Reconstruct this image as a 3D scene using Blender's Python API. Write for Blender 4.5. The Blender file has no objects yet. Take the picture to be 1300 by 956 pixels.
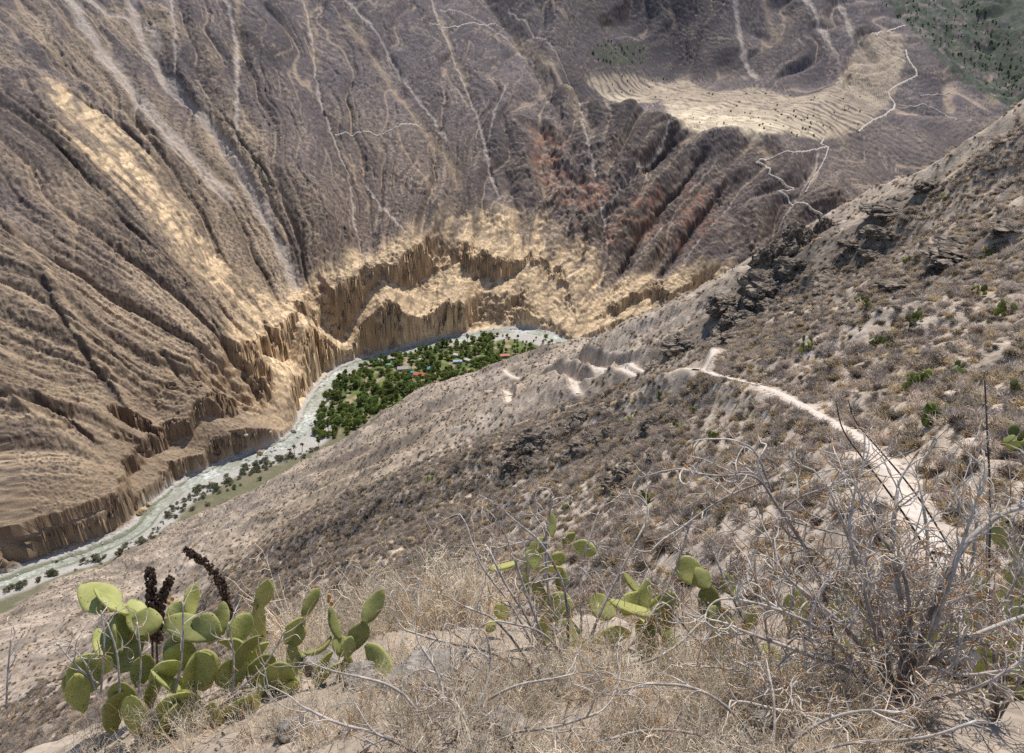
import bpy, math, random
import numpy as np
from mathutils import Vector, Matrix
random.seed(7)
RNG = np.random.default_rng(11)
R = math.radians
# ------------------------------------------------------------------ camera model (metres, camera at the origin looking along +Y, tilted down)
W, H, F, PIT = 1300.0, 956.0, 1000.0, R(26)
CP, SP = math.cos(PIT), math.sin(PIT)

def ray(u, v):
    a = (np.asarray(u, float) - W / 2) / F
    b = (H / 2 - np.asarray(v, float)) / F
    return a, CP + b * SP, -SP + b * CP

def at(u, v, t):
    d = ray(u, v)
    return np.array([d[0] * t, d[1] * t, d[2] * t])

def on_z(u, v, z):
    d = ray(u, v)
    return at(u, v, z / d[2])

# ------------------------------------------------------------------ noise
def _hash(ix, iy, seed):
    h = (ix.astype(np.int64) * 374761393 + iy.astype(np.int64) * 668265263 + seed * 144665) & 0xFFFFFFFF
    h = ((h ^ (h >> 13)) * 1274126177) & 0xFFFFFFFF
    return ((h ^ (h >> 16)) & 0xFFFF).astype(np.float32) / 65535.0

_GR = np.stack([np.cos(np.linspace(0, 2 * np.pi, 64, endpoint=False)), np.sin(np.linspace(0, 2 * np.pi, 64, endpoint=False))], 1).astype(np.float32)

def noise(x, y, seed=0):
    x = np.asarray(x, np.float64); y = np.asarray(y, np.float64)
    x0 = np.floor(x); y0 = np.floor(y)
    fx = (x - x0).astype(np.float32); fy = (y - y0).astype(np.float32)
    ix = x0.astype(np.int64); iy = y0.astype(np.int64)
    def g(dx, dy):
        h = _hash(ix + dx, iy + dy, seed)
        k = (h * 63.99).astype(np.int32)
        return _GR[k, 0] * (fx - dx) + _GR[k, 1] * (fy - dy)
    sx = fx * fx * fx * (fx * (fx * 6 - 15) + 10); sy = fy * fy * fy * (fy * (fy * 6 - 15) + 10)
    a = g(0, 0); b = g(1, 0); c = g(0, 1); d = g(1, 1)
    return 1.5 * ((a + sx * (b - a)) * (1 - sy) + (c + sx * (d - c)) * sy)

def fbm(x, y, octv=4, seed=0, gain=0.5, lac=2.03):
    s = 0; a = 1.0
    for i in range(octv):
        s = s + a * noise(x, y, seed + i * 17); x = x * lac + 3.7; y = y * lac - 1.3; a *= gain
    return s

def ridged(x, y, octv=3, seed=0, gain=0.5):
    s = 0; a = 1.0
    for i in range(octv):
        s = s + a * (1 - 2 * np.abs(noise(x, y, seed + i * 17))); x = x * 2.05 + 1.1; y = y * 2.05 + 5.2; a *= gain
    return s

def sstep(e0, e1, x):
    t = np.clip((x - e0) / (e1 - e0), 0, 1)
    return t * t * (3 - 2 * t)

def softplus(x, k):
    return k * np.logaddexp(0, x / k)

def smax(a, b, k):
    return b + softplus(a - b, k)

def smin(a, b, k):
    return a - softplus(a - b, k)

def chaikin(p, n=2):
    p = np.asarray(p, float)
    for _ in range(n):
        q = 0.75 * p[:-1] + 0.25 * p[1:]; r = 0.25 * p[:-1] + 0.75 * p[1:]
        m = np.empty((2 * len(q), p.shape[1])); m[0::2] = q; m[1::2] = r
        p = np.vstack([p[:1], m, p[-1:]])
    return p

def pl_dist(x, y, pl):
    """distance to a polyline, arc length of the foot point, side (+ left of travel)"""
    x = np.asarray(x, np.float32); y = np.asarray(y, np.float32)
    best = np.full(x.shape, 1e12, np.float32); arc = np.zeros(x.shape, np.float32); sd = np.ones(x.shape, np.float32)
    L = 0.0
    for a, b in zip(pl[:-1], pl[1:]):
        dx, dy = float(b[0] - a[0]), float(b[1] - a[1]); l2 = dx * dx + dy * dy + 1e-9; l = math.sqrt(l2)
        px = x - float(a[0]); py = y - float(a[1])
        k = np.clip((px * dx + py * dy) / l2, 0, 1)
        ex = px - k * dx; ey = py - k * dy
        d2 = ex * ex + ey * ey
        m = d2 < best
        best = np.where(m, d2, best); arc = np.where(m, L + k * l, arc)
        sd = np.where(m, np.sign(dx * py - dy * px), sd)
        L += l
    return np.sqrt(best), arc, sd

def pl_cone(x, y, pl, k):
    """lowest of bed height plus k times distance over all stretches of a channel"""
    out = None
    for a, b in zip(pl[:-1], pl[1:]):
        dx, dy = b[0] - a[0], b[1] - a[1]; l2 = dx * dx + dy * dy + 1e-9
        px = x - a[0]; py = y - a[1]
        t = np.clip((px * dx + py * dy) / l2, 0, 1)
        h = a[2] + t * (b[2] - a[2]) + k * np.hypot(px - t * dx, py - t * dy)
        out = h if out is None else np.minimum(out, h)
    return out

def in_poly(x, y, poly):
    c = np.zeros(np.shape(x), bool)
    n = len(poly)
    for i in range(n):
        x1, y1 = poly[i][:2]; x2, y2 = poly[(i + 1) % n][:2]
        if y1 == y2: continue
        m = ((y1 > y) != (y2 > y)) & (x < (x2 - x1) * (y - y1) / (y2 - y1) + x1)
        c ^= m
    return c

# ------------------------------------------------------------------ the shape of the canyon
ZR = -400.0
_riv_px = [(-260, 850), (-120, 790), (0, 741), (60, 720), (130, 697), (178, 674), (203, 642), (238, 614), (296, 590), (345, 573), (381, 553), (393, 527),
           (404, 502), (421, 479), (448, 464), (495, 450), (545, 438), (600, 426), (645, 419), (688, 422), (718, 436)]
_riv = [on_z(u, v, ZR)[:2] for u, v in _riv_px] + [np.array(p, float) for p in [(112, 925), (180, 965), (270, 990), (370, 950), (470, 900), (650, 910), (950, 950)]]
RIV = chaikin(_riv, 1)
_arc = np.concatenate([[0], np.cumsum(np.hypot(*(RIV[1:] - RIV[:-1]).T))])
def riv_arc(u, v):
    p = on_z(u, v, ZR)
    return float(pl_dist(np.array([p[0]]), np.array([p[1]]), RIV)[1][0])
# height of the cliff above the river on its far bank, along the river
_hc = [(-120, 790, 22), (0, 740, 24), (130, 695, 24), (178, 672, 26), (205, 640, 30), (240, 612, 30), (300, 588, 32), (345, 573, 38), (383, 552, 36), (393, 525, 52), (405, 500, 60),
       (422, 478, 66), (495, 450, 76), (545, 437, 80), (600, 425, 84), (645, 417, 62), (690, 421, 26), (720, 437, 26)]
HC_A = np.array([riv_arc(u, v) for u, v, _ in _hc] + [2600.0]); HC_H = np.array([h for *_, h in _hc] + [30.0])
_o = np.argsort(HC_A); HC_A = HC_A[_o]; HC_H = HC_H[_o]
DR = chaikin([(80, 930, -400), (118, 985, -378), (130, 1041, -338), (111, 1169, -280), (90, 1281, -226), (54, 1436, -152), (0, 1629, -70), (-82, 1834, 20), (-150, 2300, 220)], 1)
DR_A = np.concatenate([[0], np.cumsum(np.hypot(*(DR[1:, :2] - DR[:-1, :2]).T))])
C3 = chaikin([(640, 905, -400), (760, 1050, -335), (850, 1250, -250), (930, 1600, -130), (980, 2000, 10), (1000, 2700, 250)], 1)
C3_A = np.concatenate([[0], np.cumsum(np.hypot(*(C3[1:, :2] - C3[:-1, :2]).T))])
CC = (-110.0, 653.0)          # where the fall lines of the far wall converge

def shelf_coords(x, y):
    rx, ry = x - 270, y - 1336
    return rx * .684 + ry * .728, rx * .728 - ry * .684     # w inwards, a along the front edge

def flute(x, y):
    th = np.arctan2(x - CC[0], y - CC[1]); rr = np.hypot(x - CC[0], y - CC[1])
    return th, rr

_TH = np.arctan2(RIV[:, 0] - CC[0], RIV[:, 1] - CC[1]); _TH = np.where(_TH > 2.2, _TH - 2 * np.pi, _TH)
_k = np.argsort(np.maximum.accumulate(_TH)); _THM = np.maximum.accumulate(_TH)
def th_arc(x, y):
    """place along the far bank as an angle round the bend: continuous up the whole wall"""
    th = np.arctan2(x - CC[0], y - CC[1]); th = np.where(th > 2.6, th - 2 * np.pi, th)
    return np.interp(th, _THM + np.arange(len(_THM)) * 1e-6, _arc)
LEDGE_A = [riv_arc(*p) for p in [(0, 740), (205, 640), (300, 588), (383, 552), (405, 500), (450, 462), (545, 437), (600, 425), (645, 417), (690, 421), (720, 437)]]
LEDGE_W = [3, 4, 26, 30, 10, 8, 24, 36, 60, 46, 20]

def far_z(x, y, d, arc, detail=True):
    arc = th_arc(x, y)
    hc = np.interp(arc, HC_A, HC_H)
    lw = np.interp(arc, LEDGE_A, LEDGE_W)
    th, rr = flute(x, y)
    w0 = 12.0
    if detail:
        f = sstep(5, 18, d)
        mod = .35 + .9 * np.clip(noise(arc / 75, d * 0 + 3, 80) + .4, 0, 1)
        d1 = d + f * (13.0 * noise(arc / 52, d / 70, 3) + mod * 6.5 * (ridged(arc / 23 + .3 * noise(d / 9, arc / 30, 79), d / 40, 2, 5) - .4) + 3.0 * fbm(x / 13, y / 13, 2, 71) + .8 * fbm(x / 4, y / 4, 2, 76))
        d2_ = d - lw - .36 * hc + 18.0 * noise(arc / 60 + 9, d / 60, 73) + mod * 10.0 * (ridged(arc / 26 + 4, d / 40, 2, 74) - .4) + 5.0 * fbm(x / 15, y / 15, 2, 75) + 1.0 * fbm(x / 4.2, y / 4.2, 2, 77)
        lo_f = np.clip(.5 + .55 * noise(arc / 55, d * 0, 78), .12, .9)
    else:
        d1 = d; d2_ = d - lw - .36 * hc; lo_f = .48
    c1 = lo_f * hc; c2 = (1 - lo_f) * hc
    amph = sstep(LEDGE_A[6] + 40, LEDGE_A[7], arc) * sstep(LEDGE_A[10] + 60, LEDGE_A[9], arc)
    s1 = .20 + .9 * amph
    step1 = c1 * sstep(0, 1, (d1 - w0) / (s1 * c1))
    wid2 = .20 + .9 * sstep(.0, .5, noise(arc / 48 + 20, d * 0, 70)) if detail else .22
    step2 = c2 * np.clip((d2_ - w0) / (wid2 * c2), 0, 1) ** .8
    sl = 0.70 + 0.05 * np.sin(th * 3.0)
    used = s1 * c1 + .22 * c2
    led = softplus(d - w0 - s1 * c1 * .8, 3.0)
    if detail:
        ht = step1 + step2
        rough = sstep(6, 18, d) * (2.8 * noise(arc / 13, ht / 5, 66) + 1.1 * noise(arc / 5, ht / 2.4, 67) + 2.2 * np.abs(noise(arc / 26, ht / 5.5, 68)))
        step1 = c1 * sstep(0, 1, (d1 + rough - w0) / (s1 * c1)); step2 = c2 * np.clip((d2_ + 1.4 * rough - w0) / (wid2 * c2), 0, 1) ** .8
    h1 = ZR + step1 + step2 + .62 * np.minimum(led, lw) + sl * softplus(d - w0 - used * .8 - lw, 3.0)
    ka = .70 + .12 * np.tanh((x - np.interp(y, DR[:, 1], DR[:, 0])) / 40)
    h2 = pl_cone(x, y, DR, ka) - 2
    h3 = pl_cone(x, y, C3, .48)
    z = smin(smin(h1, h2, 9.0), h3, 7.0)
    w, a = shelf_coords(x, y)
    if detail:
        w = w + 14 * noise(a / 60, w / 400, 21)
    cap = -190 + .12 * np.maximum(w, 0) + .60 * softplus(w - 265 - 20 * noise(a / 120, w / 300, 22), 14) + 1.2 * softplus(-190 - a, 15) + 1.6 * softplus(-60 - w, 18)
    z = smin(z, cap, 4.0)
    return z

_near = [(1130, 590, 40), (1050, 535, 58), (985, 495, 75), (900, 472, 95), (1250, 600, 32), (1290, 450, 60), (1290, 300, 100), (1295, 160, 150),
         (1150, 400, 105), (1150, 270, 165), (1040, 300, 190), (1000, 420, 120), (950, 560, 62), (950, 650, 42), (950, 700, 33),
         (800, 650, 75), (800, 560, 110), (800, 470, 190), (830, 420, 290), (720, 450, 400), (720, 520, 190), (650, 500, 265), (650, 600, 130), (650, 680, 95),
         (640, 478, 440), (540, 503, 480), (540, 560, 260), (540, 640, 140), (500, 720, 105), (470, 545, 490), (430, 600, 330), (400, 650, 260), (350, 700, 200),
         (400, 585, 500), (345, 612, 560), (300, 660, 400), (200, 735, 440), (150, 800, 250), (60, 800, 330), (60, 860, 200), (250, 760, 210),
         (100, 765, 500), (0, 795, 500), (-150, 860, 480), (300, 800, 130), (150, 860, 170), (400, 800, 85), (600, 780, 70), (260, 655, 600)]
_npts = [at(u, v, t) for u, v, t in _near] + [np.array(p, float) for p in [
    (60, 600, -345), (140, 420, -250), (150, 310, -150), (235, 330, -110), (420, 420, -90), (-75, 640, -385), (0, 700, -392), (300, 700, -330), (40, 5, -22), (-40, 5, -62), (0, 30, -36), (120, 60, 20), (-150, 60, -110), (0, -40, -20)]]
_npts = np.array(_npts)
def _U(r2): return np.where(r2 > 0, 0.5 * r2 * np.log(np.maximum(r2, 1e-9)), 0)
_S = 100.0
def _tps():
    P = _npts[:, :2] / _S; n = len(P)
    K = _U(((P[:, None] - P[None]) ** 2).sum(-1)) + np.eye(n) * 0.012
    A = np.zeros((n + 3, n + 3)); A[:n, :n] = K; A[:n, n] = 1; A[:n, n + 1:] = P; A[n, :n] = 1; A[n + 1:, :n] = P.T
    b = np.zeros(n + 3); b[:n] = _npts[:, 2]
    return P, np.linalg.solve(A, b)
_TP, _TW = _tps()
def near_tps(x, y):
    x = np.asarray(x, np.float32) / _S; y = np.asarray(y, np.float32) / _S
    n = len(_TP)
    z = _TW[n] + _TW[n + 1] * x + _TW[n + 2] * y
    for i in range(n):
        r2 = (x - np.float32(_TP[i, 0])) ** 2 + (y - np.float32(_TP[i, 1])) ** 2
        z = z + _TW[i] * 0.5 * r2 * np.log(np.maximum(r2, 1e-9))
    return z

def knob(x, y):
    r = np.hypot(x * .8, y)
    k = -1.72 - .27 * r - .066 * r * r - .10 * np.maximum(-x - .2, 0) ** 1.2 + .03 * np.maximum(x, 0)
    return k

# paths cut into the near slope: pixel, distance -> 3D control points, levelled across
FOOTPATH = chaikin([at(*p) for p in [(1196, 705, 26.5), (1172, 668, 30), (1150, 634, 34), (1128, 590, 40), (1092, 556, 50), (1050, 534, 58), (1012, 512, 67), (985, 497, 75), (945, 486, 84), (905, 476, 93), (884, 467, 100), (897, 453, 109), (910, 444, 116)]], 2)
LEVEL = []
def levelled(x, y, z, path, half, blend):
    lo = path[:, :2].min(0) - half - blend; hi = path[:, :2].max(0) + half + blend
    m = (x > lo[0]) & (x < hi[0]) & (y > lo[1]) & (y < hi[1])
    if not m.any(): return z
    xs, ys = x[m], y[m]
    d, a, s = pl_dist(xs, ys, path[:, :2])
    A = np.concatenate([[0], np.cumsum(np.hypot(*(path[1:, :2] - path[:-1, :2]).T))])
    pz = np.interp(a, A, path[:, 2])
    w = sstep(half + blend, half, d)
    z = z.copy(); z[m] = z[m] * (1 - w) + pz * w
    return z

def near_z(x, y, detail=True):
    z = near_tps(x, y)
    if detail:
        r = np.hypot(x, y)
        am = sstep(25, 160, r)
        # shallow ravines run down the fall line (towards -x, +y)
        q = x * .55 + y * .83; p = -x * .83 + y * .55
        z = z + am * (5.0 * noise(q / 42, p / 130, 31) + 3.2 * (ridged(q / 24, p / 90, 2, 33) - .3)) + sstep(12, 60, r) * (1.0 * fbm(x / 9, y / 9, 3, 35)) + .25 * noise(x / 2.2, y / 2.2, 36) * sstep(4, 20, r)
    z = levelled(x, y, z, FOOTPATH, .8, 2.6)
    for s in LEVEL:
        z = levelled(x, y, z, s, .8, 1.8)
    kz = knob(x, y)
    if detail: kz = kz + .10 * fbm(x * 1.1, y * 1.1, 4, 41)
    return smax(z, kz, 0.5)

def ground(x, y, detail=True, extra=True):
    x = np.asarray(x, np.float64); y = np.asarray(y, np.float64)
    d, arc, sd = pl_dist(x, y, RIV)
    d = d.astype(np.float64)
    far = sd > 0
    zn = np.full(x.shape, -1e4); zf = np.full(x.shape, -1e4)
    m = ~far
    out = np.empty(x.shape)
    if m.any():
        z = near_z(x[m], y[m], detail)
        terr = ZR + 3.2 * sstep(9, 16, d[m]) + .014 * np.maximum(d[m] - 16, 0)
        if detail: terr = terr + .5 * fbm(x[m] / 14, y[m] / 14, 3, 51) * sstep(6, 14, d[m])
        out[m] = smax(z, terr, 3.0)
    if far.any():
        out[far] = far_z(x[far], y[far], d[far], arc[far], detail)
        if extra and detail:
            out[far] += far_detail(x[far], y[far], d[far], arc[far], out[far])
    wf = 1 / np.interp(arc, [riv_arc(130, 697), riv_arc(203, 642), riv_arc(250, 608)], [.50, .68, 1.0])
    out -= 1.6 * sstep(9.5, 4.0, d * wf + (2.5 * noise(x / 14, y / 14, 61) if detail else 0))
    return out

def hit(us, vs, tmin=8.0, tmax=3000.0, detail=True, fn=None):
    """where the rays through these pixels meet the ground"""
    us = np.atleast_1d(np.asarray(us, float)); vs = np.atleast_1d(np.asarray(vs, float))
    dx, dy, dz = ray(us, vs)
    ts = np.geomspace(tmin, tmax, 420)
    fn = fn or ground
    X = dx[:, None] * ts; Y = dy[:, None] * ts; Z = dz[:, None] * ts
    g = fn(X.ravel(), Y.ravel(), detail).reshape(X.shape)
    below = Z < g
    i = np.where(below.any(1), below.argmax(1), len(ts) - 1)
    lo = ts[np.maximum(i - 1, 0)]; hi = ts[i]
    for _ in range(12):
        mid = .5 * (lo + hi)
        b = dz * mid < fn(dx * mid, dy * mid, detail)
        hi = np.where(b, mid, hi); lo = np.where(b, lo, mid)
    return np.stack([dx * hi, dy * hi, dz * hi], 1)
# ------------------------------------------------------------------ features drawn on the far wall (pixels -> world lines on the bare slope)
#        kind, width m, cut m, points
_lines = [
 ('c', 15, 4.0, [(160, -40), (166, 0), (178, 40), (205, 85), (250, 132), (290, 182), (320, 232), (345, 277), (366, 325), (385, 372)]),
 ('c', 11, 2.0, [(205, 60), (190, 20), (120, 5), (95, -30)]),
 ('c', 20, 0.5, [(80, -20), (110, 40), (150, 90), (200, 150), (255, 200), (300, 250)]),
 ('t', 7, 2.5, [(30, -20), (75, 20), (130, 70), (165, 110), (200, 150), (240, 190), (275, 240)]),
 ('t', 5, 2.5, [(-20, -5), (20, 25), (60, 60), (120, 108), (175, 150), (210, 172), (250, 205)]),
 ('c', 6, 2.0, [(278, -30), (287, 0), (298, 40), (303, 90), (301, 160), (302, 185)]),
 ('t', 9, 1.0, [(300, -20), (304, 20), (300, 80), (304, 120)]),
 ('c', 4.2, 2.5, [(378, -30), (386, 0), (396, 40), (401, 108), (424, 168), (444, 215), (449, 280), (466, 330), (478, 350)]),
 ('t', 9, 1.0, [(386, -20), (393, 30), (404, 90)]),
 ('c', 3, 1.0, [(216, -20), (220, 20), (224, 55), (221, 98)]),
 ('c', 6, 2.0, [(420, -15), (445, 15), (478, 48), (510, 95), (540, 135), (561, 162), (574, 190)]),
 ('t', 12, 1.5, [(430, 20), (470, 70), (500, 110), (540, 160), (570, 200), (590, 245)]),
 ('c', 5, 2.5, [(545, -25), (553, 10), (566, 40), (590, 100), (609, 148), (617, 185), (626, 222), (640, 250)]),
 ('t', 9, 1.0, [(556, 5), (570, 50), (590, 90), (600, 130)]),
 ('c', 2.5, 2.0, [(648, 100), (630, 140), (620, 170), (617, 186)]),
 ('c', 4, 1.0, [(545, -5), (590, 10), (625, 28), (660, 62), (690, 92)]),
 ('t', 17, 0.0, [(650, 40), (680, 75), (710, 105), (740, 150), (750, 180)]),
 ('c', 3.5, 2.0, [(640, 0), (672, 30), (700, 58), (715, 85), (728, 120), (742, 165), (752, 205), (757, 235), (772, 300), (768, 345), (748, 395)]),
 ('t', 5, 1.0, [(425, 175), (445, 192), (450, 215), (460, 240)]),
 ('c', 3.5, 2.0, [(455, 205), (480, 245), (500, 275), (520, 300), (535, 320)]),
 ('t', 4, 1.5, [(500, 150), (515, 195), (540, 230), (560, 270)]),
 ('c', 9, 1.5, [(925, -30), (933, 0), (938, 40), (948, 75), (966, 105)]),
 ('c', 9, 1.5, [(1015, -30), (1028, 0), (1045, 30), (1066, 66)]),
 ('c', 9, 1.5, [(1052, -30), (1066, 0), (1078, 25), (1086, 52)]),
 ('t', 12, 1.0, [(960, -20), (975, 5), (995, 50)]),
 ('t', 7, 1.0, [(700, -20), (712, 10), (735, 30)]),
 ('t', 5, 1.0, [(848, -10), (852, 20), (872, 32)]),
 ('c', 4, 3.0, [(872, 148), (838, 185), (805, 215), (772, 255), (762, 275)]),
 ('t', 4, 3.0, [(885, 165), (845, 215), (812, 255), (795, 290)]),
 ('c', 3.2, 3.5, [(915, 195), (880, 240), (850, 275), (812, 320), (780, 368), (765, 395)]),
 ('c', 3.2, 3.5, [(950, 215), (915, 270), (880, 310), (840, 365), (815, 400)]),
 ('c', 3.2, 3.0, [(1040, 185), (1035, 215), (1010, 250), (980, 300), (940, 345)]),
 ('d', 4, 3.5, [(865, 160), (830, 200), (790, 235), (775, 262)]),
 ('d', 5, 4.5, [(900, 185), (865, 235), (835, 265), (800, 320), (775, 362)]),
 ('d', 5, 4.5, [(935, 205), (900, 260), (868, 300), (825, 360)]),
 ('t', 6, 0.0, [(-30, 240), (0, 262), (40, 310), (72, 365), (98, 420), (130, 462), (162, 512), (190, 560)]),
 ('t', 5, 0.0, [(-20, 340), (20, 372), (62, 395), (112, 440), (140, 485), (172, 530), (205, 575)]),
 ('d', 5, 4.0, [(40, 330), (70, 400), (110, 455), (150, 510), (185, 570)]),
 ('d', 5, 5.0, [(-10, 480), (40, 505), (85, 530), (120, 560), (150, 600)]),
 ('t', 6, -3.0, [(-10, 490), (45, 525), (100, 565), (150, 610), (165, 650)]),
 ('d', 3, 2.5, [(190, 425), (225, 478), (240, 505), (252, 535)]),
 ('t', 4, -2.0, [(182, 425), (215, 475), (232, 505), (243, 535)]),
 ('d', 2.2, 2, [(235, 415), (262, 460), (272, 490)]), ('d', 2.2, 2, [(262, 395), (285, 440), (300, 480)]), ('d', 2.2, 2, [(285, 400), (308, 445), (318, 475)]),
 ('d', 5, 4.0, [(55, 95), (95, 115), (140, 138), (165, 160), (200, 200)]),
 ('d', 4, 3.0, [(165, 145), (200, 165), (245, 210), (262, 250), (270, 275)]),
 ('t', 5, 2.0, [(235, 180), (250, 215), (262, 245), (272, 270)]),
 ('d', 3.2, 3.0, [(272, 130), (302, 175), (335, 215), (352, 250)]),
 ('d', 4, 3.0, [(0, 30), (20, 45), (40, 62)]),
 # broad relief only: big gullies (+) and spurs (-)
 ('r', 42, 13, [(166, -40), (190, 50), (250, 140), (320, 235), (366, 325), (392, 385)]), ('r', 36, -10, [(228, -30), (262, 70), (318, 175), (375, 270), (420, 345)]),
 ('r', 30, -11, [(-30, 235), (40, 308), (98, 418), (162, 512), (195, 570)]), ('r', 26, 10, [(-20, 190), (60, 300), (130, 410), (200, 520), (235, 585)]), ('r', 34, -10, [(20, 80), (80, 170), (160, 280), (240, 390), (300, 500)]),
 ('r', 30, 9, [(60, 60), (150, 165), (235, 275), (310, 390), (350, 470)]), ('r', 26, 9, [(386, -20), (402, 110), (446, 220), (478, 345)]), ('r', 34, -9, [(452, -20), (490, 90), (525, 190), (560, 295)]),
 ('r', 30, 12, [(548, -20), (590, 100), (617, 190), (645, 262)]), ('r', 30, -10, [(655, 20), (690, 85), (720, 170), (722, 230)]), ('r', 26, 9, [(470, 60), (540, 160), (580, 240), (600, 300)]), ('r', 28, -8, [(320, -20), (335, 90), (372, 200), (430, 320)]),
 ('r', 11, 11, [(868, 158), (830, 200), (790, 235), (772, 268)]), ('r', 11, -7, [(885, 170), (850, 215), (812, 255), (785, 300)]), ('r', 12, 12, [(905, 185), (865, 235), (835, 268), (800, 320), (775, 365)]), ('r', 12, -8, [(922, 200), (884, 250), (850, 290), (815, 340)]),
 ('r', 12, 12, [(945, 205), (905, 260), (870, 300), (828, 365)]), ('r', 13, -7, [(990, 200), (950, 260), (910, 310), (870, 365)]), ('r', 14, 9, [(1040, 195), (1005, 250), (970, 300), (930, 345)]),
 ('r', 12, 8, [(680, 150), (700, 200), (722, 250), (740, 300)]), ('r', 10, 9, [(640, 200), (655, 250), (668, 300)]), ('r', 10, -7, [(660, 180), (678, 230), (695, 290)]),
 ('t', 4, 1.5, [(75, 240), (90, 280), (88, 330)]), ('t', 3, 1.5, [(100, 245), (92, 285), (90, 320)]),
]
_polys = {
 'yellow': [[(48, 112), (75, 100), (128, 132), (162, 158), (200, 195), (222, 245), (262, 298), (330, 365), (402, 432), (408, 470), (380, 468), (340, 432), (255, 350), (200, 292), (130, 232), (85, 182)],
            [(392, 402), (440, 378), (482, 340), (535, 312), (560, 285), (600, 258), (645, 252), (700, 285), (742, 312), (770, 335), (742, 400), (726, 440), (690, 425), (600, 424), (500, 450), (400, 478)]],
 'tan': [[(-60, 380), (60, 390), (160, 330), (240, 330), (330, 372), (400, 440), (410, 500), (340, 590), (210, 640), (100, 720), (-60, 760)],
         [(40, 0), (230, 0), (330, 150), (360, 260), (380, 390), (300, 330), (215, 200), (120, 110), (0, 90), (-40, 40)]],
 'red': [[(670, 160), (700, 170), (722, 195), (700, 245), (672, 200)], [(735, 225), (790, 240), (792, 300), (765, 330), (735, 290)], [(700, 215), (730, 225), (728, 262), (704, 255)],
         [(860, 240), (905, 235), (915, 290), (860, 320)], [(800, 250), (845, 240), (840, 300), (800, 310)]],
 'field': [[(742, 102), (765, 92), (800, 92), (850, 105), (870, 96), (905, 118), (960, 112), (1010, 122), (1060, 108), (1082, 60), (1110, 35), (1145, 38), (1150, 72), (1140, 110), (1100, 160), (1050, 178), (960, 172), (862, 158), (840, 128), (800, 132), (765, 122)]],
 'valley': [[(1108, -30), (1320, -30), (1320, 175), (1285, 140), (1245, 105), (1205, 82), (1165, 42), (1130, 10)]],
 'green': [[(748, 62), (778, 48), (818, 52), (822, 76), (775, 82)]],
}
def _uvhits(pts):
    p = np.array(pts, float)
    return hit(p[:, 0], p[:, 1], 300, 2600, False)[:, :2]
LINES = [(k, w, c, chaikin(_uvhits(p), 1)) for k, w, c, p in _lines]
POLYS = {k: [_uvhits(p) for p in v] for k, v in _polys.items()}

def line_fields(x, y):
    """summed cut of all lines and the three paint masks (pale stream, tan streak, dark gully)"""
    cut = np.zeros(x.shape); P = {k: np.zeros(x.shape, np.float32) for k in 'ctdr'}
    wx = x + 2.6 * noise(x / 15, y / 15, 81) + 1.3 * noise(x / 5, y / 5, 82); wy = y + 2.6 * noise(x / 15, y / 15, 83) + 1.3 * noise(x / 5, y / 5, 84)
    for k, w, c, pl in LINES:
        lo = pl.min(0) - 3 * w - 8; hi = pl.max(0) + 3 * w + 8
        m = (wx > lo[0]) & (wx < hi[0]) & (wy > lo[1]) & (wy < hi[1])
        if not m.any(): continue
        d, a, s = pl_dist(wx[m], wy[m], pl)
        L = np.hypot(*(pl[1:] - pl[:-1]).T).sum()
        tp = sstep(0, 30, a) * sstep(L, L - 40, a)
        ww = w * (.55 + .45 * noise(a / 40, a * 0 + w, 85))
        g = (np.maximum(1 - d / (1.7 * w), 0) ** 1.25 if k == 'r' else np.exp(-(d / ww) ** (2 if k == 't' or c < 0 else 3.5))) * tp
        cut[m] += c * g
        P[k][m] = np.maximum(P[k][m], g)
    return cut, P

def far_detail(x, y, d, arc, z):
    th, rr = flute(x, y)
    q = th * 300 + 12 * noise(x / 90, y / 90, 91)
    am = sstep(20, 110, d)
    w, a = shelf_coords(x, y)
    sh = sstep(-20, 20, w) * sstep(320, 260, w) * sstep(-300, -200, a)
    am = am * (1 - .85 * sh)
    qa = q + 3 * noise(x / 40, y / 40, 87)
    spur = sstep(-20, 60, x - np.interp(y, DR[:, 1], DR[:, 0]))
    n2 = noise(qa / 34, rr / 700, 93); n4 = noise(qa / 13, rr / 420, 94)
    dz = am * (15 * (ridged(qa / 92, rr / 700, 1, 92) - .45) - (6.5 + 5 * spur) * np.maximum(1 - 4.2 * np.abs(n2), 0) - 2.6 * np.maximum(1 - 3.6 * np.abs(n4), 0) + 3 * n2)
    crag = sstep(.35, .7, fbm(x / 45, y / 45, 3, 95)) * sstep(15, 60, d) * (1 - sh)
    dz += crag * 3.0 * fbm(x / 7, y / 7, 3, 96)
    tt = noise(x / 70, y / 70, 89)
    dz += (1.1 + .6 * tt) * (.5 + .5 * sstep(620, 950, np.hypot(x, y))) * noise(q / 3.6, (z + 4 * noise(x / 11, y / 11, 88)) / 2.5, 97) * (1 - sh) * sstep(10, 50, d)
    dz += 1.5 * (1 - .8 * sh) * np.abs(noise(x / 3.0, y / 3.0, 98)) + .7 * noise(x / 5.1, y / 5.1, 99) * (1 - .85 * sh)
    # terraces of the old fields on the shelf
    rw = ((.12 * np.maximum(w, 0) + .60 * softplus(w - 265, 14) + 2.0 * noise(x / 55, y / 55, 101) + .45 * noise(x / 14, y / 14, 105)) / 1.7) % 1.0
    dz += sh * (1.6 * sstep(.0, .16, rw) - 1.6 * rw)
    cut, P = line_fields(x, y)
    dz -= cut * sstep(5, 30, d)
    rs = np.exp(-(pl_dist(x, y, DR)[0] / 90) ** 2) * sstep(1500, 1150, y)
    dz += rs * (11 * (ridged(qa / 30, rr / 160, 2, 103, .6) - .5) + 3.5 * fbm(x / 11, y / 11, 3, 104)) * sstep(70, 150, d) * (1 - sh)
    return dz

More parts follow.
